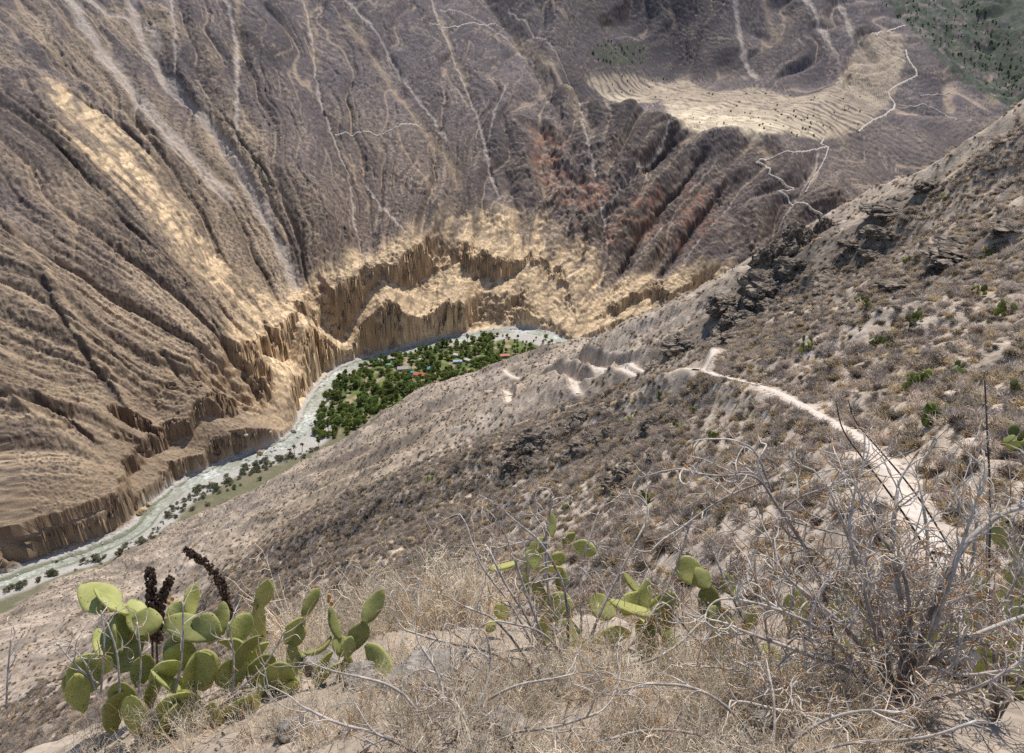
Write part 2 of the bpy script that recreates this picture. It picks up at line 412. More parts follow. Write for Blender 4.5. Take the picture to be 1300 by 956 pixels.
_sw = [[(697, 464), (724, 463), (738, 466), (752, 466), (760, 471), (766, 478)], [(752, 466), (775, 470), (800, 460), (803, 466), (820, 473), (812, 478), (800, 474), (788, 468)],
       [(640, 470), (648, 478), (664, 482), (668, 486), (662, 490)], [(633, 500), (640, 496), (648, 502)], [(645, 504), (647, 514), (650, 519), (657, 512), (664, 504), (670, 496)], [(694, 486), (700, 481), (705, 479)], [(728, 485), (731, 494), (734, 500)],
       [(885, 470), (872, 468), (858, 471)], [(668, 486), (690, 482), (710, 476), (728, 485)], [(766, 478), (750, 482), (734, 486)]]
SWITCH = [chaikin(hit([q[0] for q in px], [q[1] for q in px], 60, 900, False), 1) for px in _sw]
LEVEL.extend(SWITCH)
# dark rock outcrops of the near slope: pixel, size
crops = [(1010, 303, 62, 62, 'tall'), (975, 355, 85, 62, ''), (955, 398, 62, 32, ''), (1068, 352, 80, 38, ''), (1130, 262, 70, 30, ''), (868, 434, 62, 24, ''), (1215, 318, 95, 28, ''), (1030, 268, 0, 0, ''),
         (690, 548, 62, 42, ''), (655, 588, 44, 50, ''), (742, 522, 42, 26, ''), (832, 534, 42, 34, ''), (775, 545, 34, 30, ''), (740, 562, 42, 22, ''), (800, 596, 50, 42, ''), (1010, 385, 40, 22, ''), (930, 425, 38, 18, '')]
CROP_HIT = hit([c[0] for c in crops], [c[1] + c[3] * .15 for c in crops], 20)

# ------------------------------------------------------------------ terrain sheet, one vertex about every pixel
def build_terrain():
    NA, NR = TERR_RES
    core = np.linspace(-36.5, 36.5, NA)
    az = np.radians(np.concatenate([np.linspace(-62, -37, 50), core, np.linspace(37, 62, 50)]))
    azc = np.radians(np.linspace(-62, 62, 150))
    rs = np.geomspace(0.7, 2700, 2200)
    X = np.sin(azc)[:, None] * rs; Y = np.cos(azc)[:, None] * rs
    Z = ground(X.ravel(), Y.ravel(), False).reshape(X.shape)
    el = np.arctan2(Z, rs)
    wgt = np.abs(np.diff(el, axis=1)) * 1000 + 42 * np.diff(np.log(rs)) + .10 * np.minimum(np.hypot(np.diff(Z, axis=1), np.diff(rs)), 6) * 1000 / rs[1:]
    vis = el >= np.maximum.accumulate(np.where(rs[None] > 9, el, -9), axis=1) - .02
    wgt *= np.where(vis[:, 1:], 1.0, .30) * np.where(el[:, 1:] < -.93, .25, 1.0)
    cum = np.concatenate([np.zeros((len(azc), 1)), np.cumsum(wgt, 1)], 1)
    # smooth across azimuth so that neighbouring columns agree
    cum /= cum[:, -1:]
    k = np.array([1, 2, 3, 2, 1.]); k /= k.sum()
    pad = np.pad(cum, ((2, 2), (0, 0)), mode='edge')
    cum = sum(k[i] * pad[i:i + len(azc)] for i in range(5))
    tg = np.linspace(0, 1, NR)
    rc = np.stack([np.interp(tg, c, rs) for c in cum])
    rr = np.stack([np.interp(az, azc, rc[:, j]) for j in range(NR)], 1)
    X = np.sin(az)[:, None] * rr; Y = np.cos(az)[:, None] * rr
    x = X.ravel(); y = Y.ravel()
    z = np.empty(x.shape)
    step = 400000
    col = np.empty((len(x), 4), np.float32)
    for i in range(0, len(x), step):
        s = slice(i, i + step)
        z[s] = ground(x[s], y[s])
        col[s] = paint(x[s], y[s], z[s])
    n0, n1 = X.shape
    co = np.stack([x, y, z], 1).astype(np.float32)
    # far wall colour by steepness: darker on steep faces, paler on flat ledges
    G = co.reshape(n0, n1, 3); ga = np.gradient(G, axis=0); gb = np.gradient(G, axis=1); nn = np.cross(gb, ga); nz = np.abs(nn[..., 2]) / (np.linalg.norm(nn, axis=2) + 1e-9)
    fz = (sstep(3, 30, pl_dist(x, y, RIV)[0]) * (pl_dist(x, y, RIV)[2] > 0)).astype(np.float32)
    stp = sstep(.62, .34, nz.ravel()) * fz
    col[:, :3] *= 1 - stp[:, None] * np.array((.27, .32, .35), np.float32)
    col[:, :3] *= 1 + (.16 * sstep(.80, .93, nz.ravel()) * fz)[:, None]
    i = np.arange(n0 - 1)[:, None] * n1 + np.arange(n1 - 1)[None]
    f = np.stack([i, i + n1, i + n1 + 1, i + 1], -1).reshape(-1, 4)
    f = f[:, ::-1]
    # cut the sheet where nobody can ever look? keep whole: it is one ground
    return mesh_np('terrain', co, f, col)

def mesh_np(name, co, faces, col=None, smooth=False):
    me = bpy.data.meshes.new(name)
    nv, nf = len(co), len(faces); k = faces.shape[1]
    me.vertices.add(nv); me.vertices.foreach_set('co', np.ascontiguousarray(co, np.float32).ravel())
    me.loops.add(nf * k); me.loops.foreach_set('vertex_index', np.ascontiguousarray(faces, np.int32).ravel())
    me.polygons.add(nf)
    me.polygons.foreach_set('loop_start', np.arange(0, nf * k, k, dtype=np.int32))
    if col is not None:
        at_ = me.color_attributes.new('Col', 'FLOAT_COLOR', 'POINT')
        at_.data.foreach_set('color', np.ascontiguousarray(col, np.float32).ravel())
    me.update(calc_edges=True)
    if smooth: me.polygons.foreach_set('use_smooth', np.ones(nf, bool))
    return me

def mixc(a, b, t):
    t = np.asarray(t)[..., None]
    return a * (1 - t) + np.asarray(b, np.float32) * t

C = dict(purple=(.128, .102, .098), brown=(.245, .182, .126), tan=(.44, .33, .215), yellow=(.66, .49, .30), pale=(.52, .44, .37), straw=(.66, .545, .38), red=(.34, .19, .135), dark=(.075, .062, .058),
         near=(.42, .34, .265), neardark=(.15, .122, .10), dust=(.50, .42, .345), gravel=(.44, .41, .37), green=(.07, .10, .035), grass=(.10, .13, .045), soil=(.36, .27, .19))

def poly_mask(x, y, polys, soft):
    """soft-edged mask of world polygons: edge wobbled by noise"""
    m = np.zeros(x.shape, np.float32)
    for s, sc, seed in ((.0, 1, 0), (soft, 12, 111), (soft * 1.5, 27, 113), (soft, 6, 115)):
        wx = x + s * 1.6 * noise(x / sc, y / sc, seed); wy = y + s * 1.6 * noise(x / sc, y / sc, seed + 1)
        for p in polys:
            lo = p.min(0) - 40; hi = p.max(0) + 40
            b = (wx > lo[0]) & (wx < hi[0]) & (wy > lo[1]) & (wy < hi[1])
            if b.any(): m[b] += .25 * in_poly(wx[b], wy[b], p)
    return np.minimum(m, 1)

def paint(x, y, z):
    col = np.empty((len(x), 3), np.float32)
    d, arc, sd = pl_dist(x, y, RIV)
    far = sd > 0
    # ---- far wall
    X, Y, Z, D = x[far], y[far], z[far], d[far].astype(float)
    A = th_arc(X, Y)
    if len(X):
        th, rr = flute(X, Y)
        q = th * 300 + 12 * noise(X / 90, Y / 90, 91)
        c = np.tile(np.array(C['purple'], np.float32), (len(X), 1))
        lowness = sstep(-90, -290, Z + 60 * fbm(q / 70, rr / 200, 3, 121))
        left = sstep(-150, -330, X)
        c = mixc(c, C['brown'], np.clip(lowness * (.35 + .6 * left) + .25 * noise(q / 30, rr / 200, 122), 0, 1))
        c = mixc(c, C['tan'], .58 * poly_mask(X, Y, POLYS['tan'], 22) * sstep(-.5, .5, fbm(q / 22, rr / 130, 4, 123)))
        # streaks down the fall line, tufts and bare soil
        c = c * (1 + .22 * noise(q / 14, rr / 140, 124) + .12 * noise(q / 5, rr / 40, 125) + .38 * fbm(q / 70, rr / 260, 3, 120))[:, None]
        zz = Z + 4 * noise(X / 11, Y / 11, 88)
        lip = noise(q / 3.6, zz / 2.5, 97)                      # the same little steps that are in the relief
        tuft = sstep(.0, .42, noise(q / 3.2, zz / 1.9, 126) + .75 * noise(X / 2.4, Y / 2.4, 127) + .25 * noise(X / 40, Y / 40, 145))
        c = mixc(c, np.array(C['dark']) * .85, .80 * tuft)
        bare = sstep(.12, .5, lip * .8 + .5 * noise(q / 17, rr / 60, 129) + .25 * noise(X / 3, Y / 3, 128))
        c = mixc(c, np.array(C['tan']) * np.array((.92, .95, 1.02)), .50 * bare * (1 - tuft * .7))
        qa = q + 3 * noise(X / 40, Y / 40, 87)
        gl = np.maximum(sstep(.030, .008, np.abs(noise(qa / 34, rr / 700, 93))), .7 * sstep(.035, .01, np.abs(noise(qa / 13, rr / 420, 94)))) * sstep(-.25, .25, fbm(X / 50, Y / 50, 2, 149) + .1)
        c = mixc(c, np.array(C['tan']) * np.array((1.0, 1.0, 1.06)), .75 * gl)
        cut, P = line_fields(X, Y)
        sp = .75 + .5 * noise(X / 2.5, Y / 2.5, 130)
        c = mixc(c, C['tan'], np.clip(.75 * P['t'] * sp, 0, 1))
        c = mixc(c, C['dark'], np.clip(.7 * P['d'], 0, 1))
        c = mixc(c, C['pale'], np.clip(.85 * P['c'] * sp, 0, 1))
        ye = poly_mask(X, Y, POLYS['yellow'], 16)
        hc = np.interp(A, HC_A, HC_H)
        lw = np.interp(A, LEDGE_A, LEDGE_W)
        cliff = sstep(hc * .75 + lw + 34, hc * .5 + lw + 14, D + 14 * noise(A / 18, D / 40, 131)) * .9 * sstep(2600, 2300, A)
        onl = sstep(riv_arc(393, 525), riv_arc(345, 573), A)
        ye = np.maximum(ye * (.25 + .8 * sstep(-.35, .25, fbm(q / 12, rr / 50, 3, 132))), cliff * (1 - .4 * onl))
        band = np.array(C['yellow'], np.float32) * (1 + .16 * noise(A / 60, Z / 7, 133) + .24 * noise(A / 90, Z / 2.6, 151) + .22 * fbm(A / 8, Z / 6, 3, 134))[:, None]
        band = mixc(band, np.array(C['brown']) * .95, .85 * onl)
        spots = sstep(.08, .38, noise(A / 8, Z / 5, 135) + .6 * noise(A / 2.8 + X / 6, Z / 2.2, 136) + .4 * noise(X / 24, Y / 24, 150))
        band = mixc(band, np.array(C['brown']) * .85, .72 * spots)
        ye = np.clip(ye, 0, 1)
        c = c * (1 - ye[:, None]) + band * ye[:, None]
        # orange stain at the upper edge of the scar, red rock round the side gully
        re = poly_mask(X, Y, POLYS['red'], 10) * sstep(.42, .12, np.abs(noise(qa / 34, rr / 700, 93)) + .15 * noise(X / 9, Y / 9, 152)) * sstep(-.35, .2, fbm(X / 14, Y / 14, 3, 137))
        c = mixc(c, np.array((.33, .175, .115)), .70 * re)
        fm = poly_mask(X, Y, POLYS['field'], 7)
        w, a = shelf_coords(X, Y)
        rows = (((.12 * np.maximum(w, 0) + .60 * softplus(w - 265, 14) + 2.0 * noise(X / 55, Y / 55, 101) + .45 * noise(X / 14, Y / 14, 105)) / 1.7) + .42) % 1.0
        fcol = np.array(C['straw'], np.float32) * (1 + .25 * fbm(X / 20, Y / 20, 3, 138))[:, None]
        dull = np.clip(np.maximum(sstep(40, 150, w + 50 * fbm(X / 70, Y / 70, 3, 142)), sstep(150, 260, a + 40 * fbm(X / 50, Y / 50, 2, 148))) + .35 * sstep(0, .5, fbm(X / 25, Y / 25, 3, 143)), 0, 1)
        fcol = mixc(fcol, np.array(C['brown']) * 1.25, .72 * dull)
        fcol = mixc(fcol, np.array(C['dark']) * 1.6, (.45 + .4 * dull) * sstep(.22, .08, np.abs(rows - .5)) * sstep(-.25, .15, noise(a / 22, w / 12, 139) + .1))
        fcol = mixc(fcol, C['straw'], .55 * dull * sstep(.36, .46, np.abs(rows - .5)) * sstep(-.1, .3, noise(a / 18, w / 12, 144)))
        c = c * (1 - fm[:, None]) + fcol * fm[:, None]
        plot = np.abs(((a + 14 * noise(X / 30, Y / 30, 154) + 25 * np.floor(w / 34)) / 42.0) % 1.0 - .5)
        c = mixc(c, np.array(C['brown']) * .8, .65 * fm * sstep(.05, .02, plot))
        c = c * (1 + .22 * fm * noise(np.floor((a + 25 * np.floor(w / 34)) / 42.0) * 3.7, np.floor(w / 34) * 5.3 + .5, 155))[:, None]
        gm = poly_mask(X, Y, POLYS['green'], 10)
        c = mixc(c, C['green'], .75 * gm * sstep(-.3, .2, noise(X / 8, Y / 8, 140)))
        d3, a3, s3 = pl_dist(X, Y, C3)
        gr = np.where(X > np.interp(Y, C3[:, 1], C3[:, 0]), 1.0, 0) * sstep(10, 60, d3) * sstep(-.45, .1, fbm(X / 45, Y / 45, 4, 141)) * sstep(300, 520, a3)
        vm = poly_mask(X, Y, POLYS['valley'], 14) * sstep(-.5, .0, fbm(X / 30, Y / 30, 3, 146))
        c = mixc(c, np.array((.062, .080, .040)), .9 * np.maximum(gr, vm))
        c = mixc(c, np.array((.028, .042, .020)), .9 * np.maximum(gr, vm) * sstep(-.05, .2, noise(X / 8, Y / 8, 147) + .5 * noise(X / 30, Y / 30, 153)))
        # river edge stones
        c = mixc(c, C['gravel'], sstep(15, 11, D) * sstep(ZR + 3.5, ZR + 1.5, Z))
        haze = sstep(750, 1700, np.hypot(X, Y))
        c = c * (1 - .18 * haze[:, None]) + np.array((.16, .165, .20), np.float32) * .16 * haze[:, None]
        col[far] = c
    n = ~far
    X, Y, Z, D, A = x[n], y[n], z[n], d[n].astype(float), arc[n]
    if len(X):
        r = np.hypot(X, Y)
        q = X * .55 + Y * .83; p = -X * .83 + Y * .55
        c = np.tile(np.array(C['near'], np.float32), (len(X), 1))
        c = c * (1 + .28 * fbm(X / 16, Y / 16, 4, 151) + .25 * noise(q / 9, p / 50, 152))[:, None]
        c = mixc(c, C['dust'], .45 * sstep(.25, .7, fbm(X / 30, Y / 30, 3, 153)))
        c = c * (1 + .30 * fbm(X / 1.6, Y / 1.6, 3, 161) * sstep(8, 20, r))[:, None]
        c = mixc(c, C['tan'], .55 * np.exp(-((X + 62) / 45) ** 2 - ((Y - 245) / 60) ** 2))
        dk = sstep(.28, .62, fbm(q / 22, p / 60, 3, 154) + .2 * noise(X / 4, Y / 4, 155)) * sstep(20, 60, r)
        c = mixc(c, C['neardark'], .6 * dk)
        c = mixc(c, C['dark'], .35 * sstep(.1, .5, noise(X / 2.4, Y / 2.4, 156)) * sstep(60, 160, r))
        for (cu, cv, cw, ch, ck), cpos in zip(crops, CROP_HIT):
            rad = max(cw, 1) * np.linalg.norm(cpos) / F * .75
            dd = np.hypot(X - cpos[0], Y - cpos[1]) / rad + .5 * fbm(X / 3.5, Y / 3.5, 3, 162)
            c = mixc(c, C['neardark'], .75 * sstep(1.15, .7, dd))
        for pth, hw in [(FOOTPATH, .6)] + [(s_, .75) for s_ in SWITCH]:
            dd, aa, ss = pl_dist(X, Y, pth[:, :2])
            c = mixc(c, C['dust'], np.exp(-(dd / (hw * 1.7)) ** 2))
        # bare dusty patches seen below the lip
        c = mixc(c, C['dust'], .5 * sstep(95, 45, np.hypot((X - 4), (Y - 50) * .8)) * sstep(5, 20, r) * sstep(-.2, .3, fbm(X / 10, Y / 10, 3, 157) + .1))
        terr = (Z < ZR + 9) & (D < 330)
        tm = terr * sstep(ZR + 9, ZR + 6, Z)
        tc = np.tile(np.array(C['grass'], np.float32), (len(X), 1))
        tc = mixc(tc, C['soil'], sstep(-.05, .45, fbm(X / 13, Y / 13, 3, 158)))
        tc = mixc(tc, (.17, .155, .10), .85 * sstep(riv_arc(393, 527), riv_arc(375, 557), A))
        tc = mixc(tc, (.16, .19, .05), .7 * sstep(riv_arc(375, 557), riv_arc(393, 527), A) * sstep(.1, .3, noise(X / 17, Y / 17, 159)))
        gw = 17 + 7 * noise(A / 45, 0 * A, 160) + np.interp(A, [riv_arc(178, 674), riv_arc(205, 640), riv_arc(238, 614), riv_arc(296, 590), riv_arc(381, 553), riv_arc(393, 527), riv_arc(545, 437), riv_arc(620, 424), riv_arc(690, 421)], [8, 12, 13, 8, 20, -2, 0, 18, 24])
        tc = mixc(tc, np.array(C['gravel']) * 1.0, sstep(gw + 4, gw - 3, D))
        c = c * (1 - tm[:, None]) + tc * tm[:, None]
        col[n] = c
    # wet bed under the water
    wet = sstep(8.5, 6, d + 2.5 * noise(x / 14, y / 14, 61))
    col = mixc(col, (.20, .21, .15), wet)
    col = np.clip(col, .02, .85)
    return np.concatenate([col, np.ones((len(x), 1), np.float32)], 1)
# ------------------------------------------------------------------ materials
def nodes(name):
    m = bpy.data.materials.new(name); m.use_nodes = True
    nt = m.node_tree; b = nt.nodes['Principled BSDF']; b.inputs['Roughness'].default_value = .9; b.inputs['Specular IOR Level'].default_value = .15
    return m, nt, b

def N(nt, t, **kw):
    n = nt.nodes.new(t)
    for k, v in kw.items():
        if k in n.inputs: n.inputs[k].default_value = v
        else: setattr(n, k, v)
    return n

def L(nt, a, b): nt.links.new(a, b)

def mat_attr(name, rough=.92, scale=1.2, amt=.35, bump=.35, bscale=2.0, bdist=.15, trans=0.0):
    """vertex colour times a fine procedural noise, with bump"""
    m, nt, b = nodes(name)
    at_ = N(nt, 'ShaderNodeAttribute', attribute_name='Col')
    tc = N(nt, 'ShaderNodeTexCoord')
    nz = N(nt, 'ShaderNodeTexNoise', Scale=scale, Detail=5.0, Roughness=.65); L(nt, tc.outputs['Object'], nz.inputs['Vector'])
    mr = N(nt, 'ShaderNodeMapRange'); mr.inputs[1].default_value = .3; mr.inputs[2].default_value = .7; mr.inputs[3].default_value = 1 - amt; mr.inputs[4].default_value = 1 + amt
    L(nt, nz.outputs['Fac'], mr.inputs[0])
    mx = N(nt, 'ShaderNodeMix', data_type='RGBA', blend_type='MULTIPLY'); mx.inputs[0].default_value = 1
    L(nt, at_.outputs['Color'], mx.inputs[6]); L(nt, mr.outputs[0], mx.inputs[7]); L(nt, mx.outputs[2], b.inputs['Base Color'])
    b.inputs['Roughness'].default_value = rough
    if bump:
        n2 = N(nt, 'ShaderNodeTexNoise', Scale=bscale, Detail=4.0, Roughness=.6); L(nt, tc.outputs['Object'], n2.inputs['Vector'])
        bp = N(nt, 'ShaderNodeBump', Strength=bump, Distance=bdist); L(nt, n2.outputs['Fac'], bp.inputs['Height']); L(nt, bp.outputs['Normal'], b.inputs['Normal'])
    return m

def mat_plain(name, c1, c2, scale=4.0, rough=.85, bump=.3, bdist=.03, bscale=None, spec=.2, obj_var=0.0):
    m, nt, b = nodes(name)
    tc = N(nt, 'ShaderNodeTexCoord')
    nz = N(nt, 'ShaderNodeTexNoise', Scale=scale, Detail=6.0, Roughness=.6); L(nt, tc.outputs['Object'], nz.inputs['Vector'])
    cr = N(nt, 'ShaderNodeValToRGB'); cr.color_ramp.elements[0].position = .32; cr.color_ramp.elements[1].position = .68
    cr.color_ramp.elements[0].color = (*c1, 1); cr.color_ramp.elements[1].color = (*c2, 1)
    L(nt, nz.outputs['Fac'], cr.inputs['Fac'])
    out = cr.outputs['Color']
    if obj_var:
        oi = N(nt, 'ShaderNodeObjectInfo'); mr = N(nt, 'ShaderNodeMapRange'); mr.inputs[3].default_value = 1 - obj_var; mr.inputs[4].default_value = 1 + obj_var
        L(nt, oi.outputs['Random'], mr.inputs[0])
        mx = N(nt, 'ShaderNodeMix', data_type='RGBA', blend_type='MULTIPLY'); mx.inputs[0].default_value = 1
        L(nt, out, mx.inputs[6]); L(nt, mr.outputs[0], mx.inputs[7]); out = mx.outputs[2]
    L(nt, out, b.inputs['Base Color'])
    b.inputs['Roughness'].default_value = rough; b.inputs['Specular IOR Level'].default_value = spec
    if bump:
        n2 = N(nt, 'ShaderNodeTexNoise', Scale=bscale or scale * 2, Detail=5.0, Roughness=.65); L(nt, tc.outputs['Object'], n2.inputs['Vector'])
        bp = N(nt, 'ShaderNodeBump', Strength=bump, Distance=bdist); L(nt, n2.outputs['Fac'], bp.inputs['Height']); L(nt, bp.outputs['Normal'], b.inputs['Normal'])
    return m

scene = bpy.context.scene
COL = scene.collection
def link(o, parent=None):
    COL.objects.link(o)
    if parent is not None: o.parent = parent
    return o

def obj(name, me, mat=None, parent=None, loc=None):
    o = bpy.data.objects.new(name, me)
    if mat is not None and not me.materials: me.materials.append(mat)
    link(o, parent)
    if loc is not None: o.location = loc
    return o

def tag(o, label=None, cat=None, group=None, kind=None):
    if label: o['label'] = label
    if cat: o['category'] = cat
    if group: o['group'] = group
    if kind: o['kind'] = kind
    return o

def thing(name, label, cat, loc=(0, 0, 0), rotz=0.0, group=None):
    o = bpy.data.objects.new(name, None); link(o); o.empty_display_size = .1
    o.location = loc; o.rotation_euler = (0, 0, rotz)
    return tag(o, label, cat, group)

# ------------------------------------------------------------------ camera, light
cam = bpy.data.cameras.new('camera'); co_ = bpy.data.objects.new('camera', cam); COL.objects.link(co_)
cam.sensor_fit = 'HORIZONTAL'; cam.sensor_width = 36; cam.lens = 36 * F / W
cam.clip_start = .05; cam.clip_end = 8000
co_.location = (0, 0, 0); co_.rotation_euler = (R(90) - PIT, 0, 0)
scene.camera = co_
SUN_EL, SUN_AZ = R(57), R(20)          # azimuth measured from +Y towards +X
wd = bpy.data.worlds.new('World'); scene.world = wd; wd.use_nodes = True
bg = wd.node_tree.nodes['Background']; sky = wd.node_tree.nodes.new('ShaderNodeTexSky'); sky.sky_type = 'NISHITA'; sky.sun_disc = False
sky.sun_elevation = SUN_EL; sky.sun_rotation = SUN_AZ; sky.altitude = 2500; sky.air_density = 1.0; sky.dust_density = 1.0
wd.node_tree.links.new(sky.outputs[0], bg.inputs[0]); bg.inputs[1].default_value = .15
sl = bpy.data.lights.new('sun', 'SUN'); sl.energy = 5.0; sl.angle = R(.53); sl.color = (1, .95, .87)
so = bpy.data.objects.new('sun', sl); COL.objects.link(so)
sd_ = Vector((math.sin(SUN_AZ) * math.cos(SUN_EL), math.cos(SUN_AZ) * math.cos(SUN_EL), math.sin(SUN_EL)))
so.rotation_euler = sd_.to_track_quat('Z', 'Y').to_euler(); so.location = sd_ * 300
scene.view_settings.view_transform = 'Standard'; scene.view_settings.look = 'None'; scene.view_settings.exposure = 0
scene.cycles.use_denoising = False
scene.cycles.max_bounces = 4; scene.cycles.diffuse_bounces = 2; scene.cycles.transparent_max_bounces = 4

# ------------------------------------------------------------------ the ground
import os
FASTB = False
TERR_RES = (1150, 1800) if not FASTB else (500, 700)
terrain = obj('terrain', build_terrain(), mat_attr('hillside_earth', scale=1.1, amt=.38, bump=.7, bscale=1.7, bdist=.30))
tag(terrain, kind='structure')

# river water
def ribbon(name, pl, half, z=None, lift=0.0, seg=None, mat=None):
    pl = np.asarray(pl, float)
    t = np.gradient(pl[:, :2], axis=0); t /= np.linalg.norm(t, axis=1)[:, None] + 1e-9
    n = np.stack([-t[:, 1], t[:, 0]], 1)
    k = len(half) if hasattr(half, '__len__') else None
    h = np.asarray(half) if k else np.full(len(pl), half)
    l = pl[:, :2] + n * h[:, None]; r = pl[:, :2] - n * h[:, None]
    zz = np.full(len(pl), z) if z is not None else pl[:, 2] + lift
    co = np.empty((2 * len(pl), 3)); co[0::2, :2] = l; co[1::2, :2] = r; co[0::2, 2] = zz; co[1::2, 2] = zz
    i = np.arange(len(pl) - 1) * 2
    f = np.stack([i + 1, i + 3, i + 2, i], 1)
    return mesh_np(name, co, f)
# ------------------------------------------------------------------ mesh helpers
class MB:
    """collects shapes (vertices, faces, colour per vertex) into ONE mesh"""
    def __init__(s): s.v = []; s.f = []; s.c = []; s.n = 0
    def add(s, v, f, c=None):
        v = np.asarray(v, float); s.v.append(v)
        s.f += [tuple(int(i) + s.n for i in q) for q in f]
        c = np.array((.5, .5, .5)) if c is None else np.asarray(c, float)
        s.c.append(np.tile(c, (len(v), 1)) if c.ndim == 1 else c); s.n += len(v)
    def box(s, c, sz, rot=None, col=None):
        k = np.array([(x, y, z) for x in (-.5, .5) for y in (-.5, .5) for z in (-.5, .5)]) * sz
        if rot is not None: k = k @ rot.T
        s.add(k + c, [(0, 1, 3, 2), (4, 6, 7, 5), (0, 4, 5, 1), (2, 3, 7, 6), (0, 2, 6, 4), (1, 5, 7, 3)], col)
    def tube(s, pts, rad, k=5, cols=None, cap=True):
        pts = np.asarray(pts, float); n = len(pts); rad = np.broadcast_to(rad, (n,))
        t = np.gradient(pts, axis=0); t /= np.linalg.norm(t, axis=1)[:, None] + 1e-9
        a = np.cross(t, [.31, .17, .93]); a /= np.linalg.norm(a, axis=1)[:, None] + 1e-9
        b = np.cross(t, a)
        an = np.arange(k) * 2 * np.pi / k
        ring = pts[:, None] + rad[:, None, None] * (np.cos(an)[None, :, None] * a[:, None] + np.sin(an)[None, :, None] * b[:, None])
        f = [(i * k + j, i * k + (j + 1) % k, (i + 1) * k + (j + 1) % k, (i + 1) * k + j) for i in range(n - 1) for j in range(k)]
        if cap: f.append(tuple((n - 1) * k + j for j in range(k))); f.append(tuple(k - 1 - j for j in range(k)))
        c = None
        if cols is not None:
            cols = np.asarray(cols, float)
            c = np.repeat(cols, k, 0) if cols.ndim == 2 else cols
        s.add(ring.reshape(-1, 3), f, c)
    def mesh(s, name, smooth=False):
        me = bpy.data.meshes.new(name)
        v = np.concatenate(s.v); me.from_pydata(v.tolist(), [], s.f)
        a = me.color_attributes.new('Col', 'FLOAT_COLOR', 'POINT')
        a.data.foreach_set('color', np.concatenate([np.concatenate(s.c), np.ones((len(v), 1))], 1).astype(np.float32).ravel())
        if smooth: me.polygons.foreach_set('use_smooth', np.ones(len(me.polygons), bool))
        return me

def rotz(a): return np.array([[math.cos(a), -math.sin(a), 0], [math.sin(a), math.cos(a), 0], [0, 0, 1]])
def rnd(a, b): return random.uniform(a, b)
def rdir(g=None):
    v = RNG.normal(size=3); return v / np.linalg.norm(v)

_ICO = {}
def ico(sub):
    if sub not in _ICO:
        import bmesh
        bm = bmesh.new(); bmesh.ops.create_icosphere(bm, subdivisions=sub, radius=1)
        _ICO[sub] = (np.array([v.co[:] for v in bm.verts]), [tuple(v.index for v in f.verts) for f in bm.faces]); bm.free()
    return _ICO[sub]

def n3(p, sc, seed):
    p = np.asarray(p) * sc
    return (noise(p[:, 0] + seed, p[:, 1] + .37 * p[:, 2], seed) + noise(p[:, 1] - seed, p[:, 2] + .41 * p[:, 0], seed + 3) + noise(p[:, 2], p[:, 0] - .33 * p[:, 1], seed + 5)) / 1.7

def rock_mb(seed, sub=3, flat=.7, rough=.35, c1=(.3, .27, .24), c2=(.45, .41, .36), facet=.14):
    """an angular boulder about 1 m across resting at z = 0"""
    v, f = ico(sub); v = v.copy()
    rg = np.random.default_rng(seed)
    for _ in range(10):      # plane cuts give flat broken faces
        d = rg.normal(size=3); d /= np.linalg.norm(d); h = rg.uniform(.55, .9)
        k = v @ d
        v -= np.maximum(k - h, 0)[:, None] * d * .95
    v *= (1 + rough * n3(v, 1.4, seed) + facet * n3(v, 4.2, seed + 1))[:, None]
    v *= np.array([.5, .5 * rg.uniform(.7, 1), .5 * flat]); v[:, 2] += .5 * flat * .62
    t = np.clip(.5 + .8 * n3(v * 2, 3, seed + 2), 0, 1)[:, None]
    m = MB(); m.add(v, f, np.array(c1) * (1 - t) + np.array(c2) * t); return m

def crag_mb(seed):
    """a broken crag: blocky noise, upright joints, dark and brown patches"""
    v, f = ico(5); v = v.copy(); rg = np.random.default_rng(seed)
    b = np.round(v * 3.2 + .5 * n3(v, 2.2, seed)[:, None]) / 3.2
    v = v * .82 + b * .18
    v *= (1 + .40 * n3(v, 1.5, seed) + .26 * n3(v * np.array([1, 1, .45]), 4.5, seed + 1) + .13 * n3(v, 10, seed + 2))[:, None]
    v *= .5; v[:, 2] += .3
    t = np.clip(.42 + .9 * n3(v, 7, seed + 3) + .5 * n3(v, 19, seed + 4), 0, 1)[:, None]
    m = MB(); m.add(v, f, np.array((.085, .07, .058)) * (1 - t) + np.array((.33, .265, .205)) * t); return m

def crown_mb(seed, w, h, nclump, nleaf, leaf, c1, c2, base=.25):
    """foliage: many leaf-cluster faces spread through several uneven clumps"""
    rg = np.random.default_rng(seed); m = MB(); V = []; Fc = []; Cc = []
    for k in range(nclump):
        a = rg.uniform(0, 6.28); rr = w * .5 * rg.uniform(.1, .62)
        cz = h * (base + (1 - base) * rg.uniform(.25, .85)); cc = np.array([math.cos(a) * rr, math.sin(a) * rr, cz])
        cr = w * rg.uniform(.18, .34) * (1.15 - .45 * cz / h); tone = rg.uniform(0, 1)
        for _ in range(nleaf):
            d = rg.normal(size=3); d /= np.linalg.norm(d); p = cc + d * cr * np.array([1, 1, .8]) * rg.uniform(.55, 1.08)
            nrm = d + rg.normal(size=3) * .6; nrm /= np.linalg.norm(nrm)
            u = np.cross(nrm, rg.normal(size=3)); u /= np.linalg.norm(u); v = np.cross(nrm, u); s = leaf * rg.uniform(.6, 1.3)
            i = len(V); V += [p - u * s * .5, p + v * s * .3, p + u * s * .55, p - v * s * .33]; Fc.append((i, i + 1, i + 2, i + 3))
            t = np.clip(.45 * tone + .55 * rg.uniform(0, 1), 0, 1); Cc += [np.array(c1) * (1 - t) + np.array(c2) * t] * 4
    m.add(np.array(V), Fc, np.array(Cc)); return m

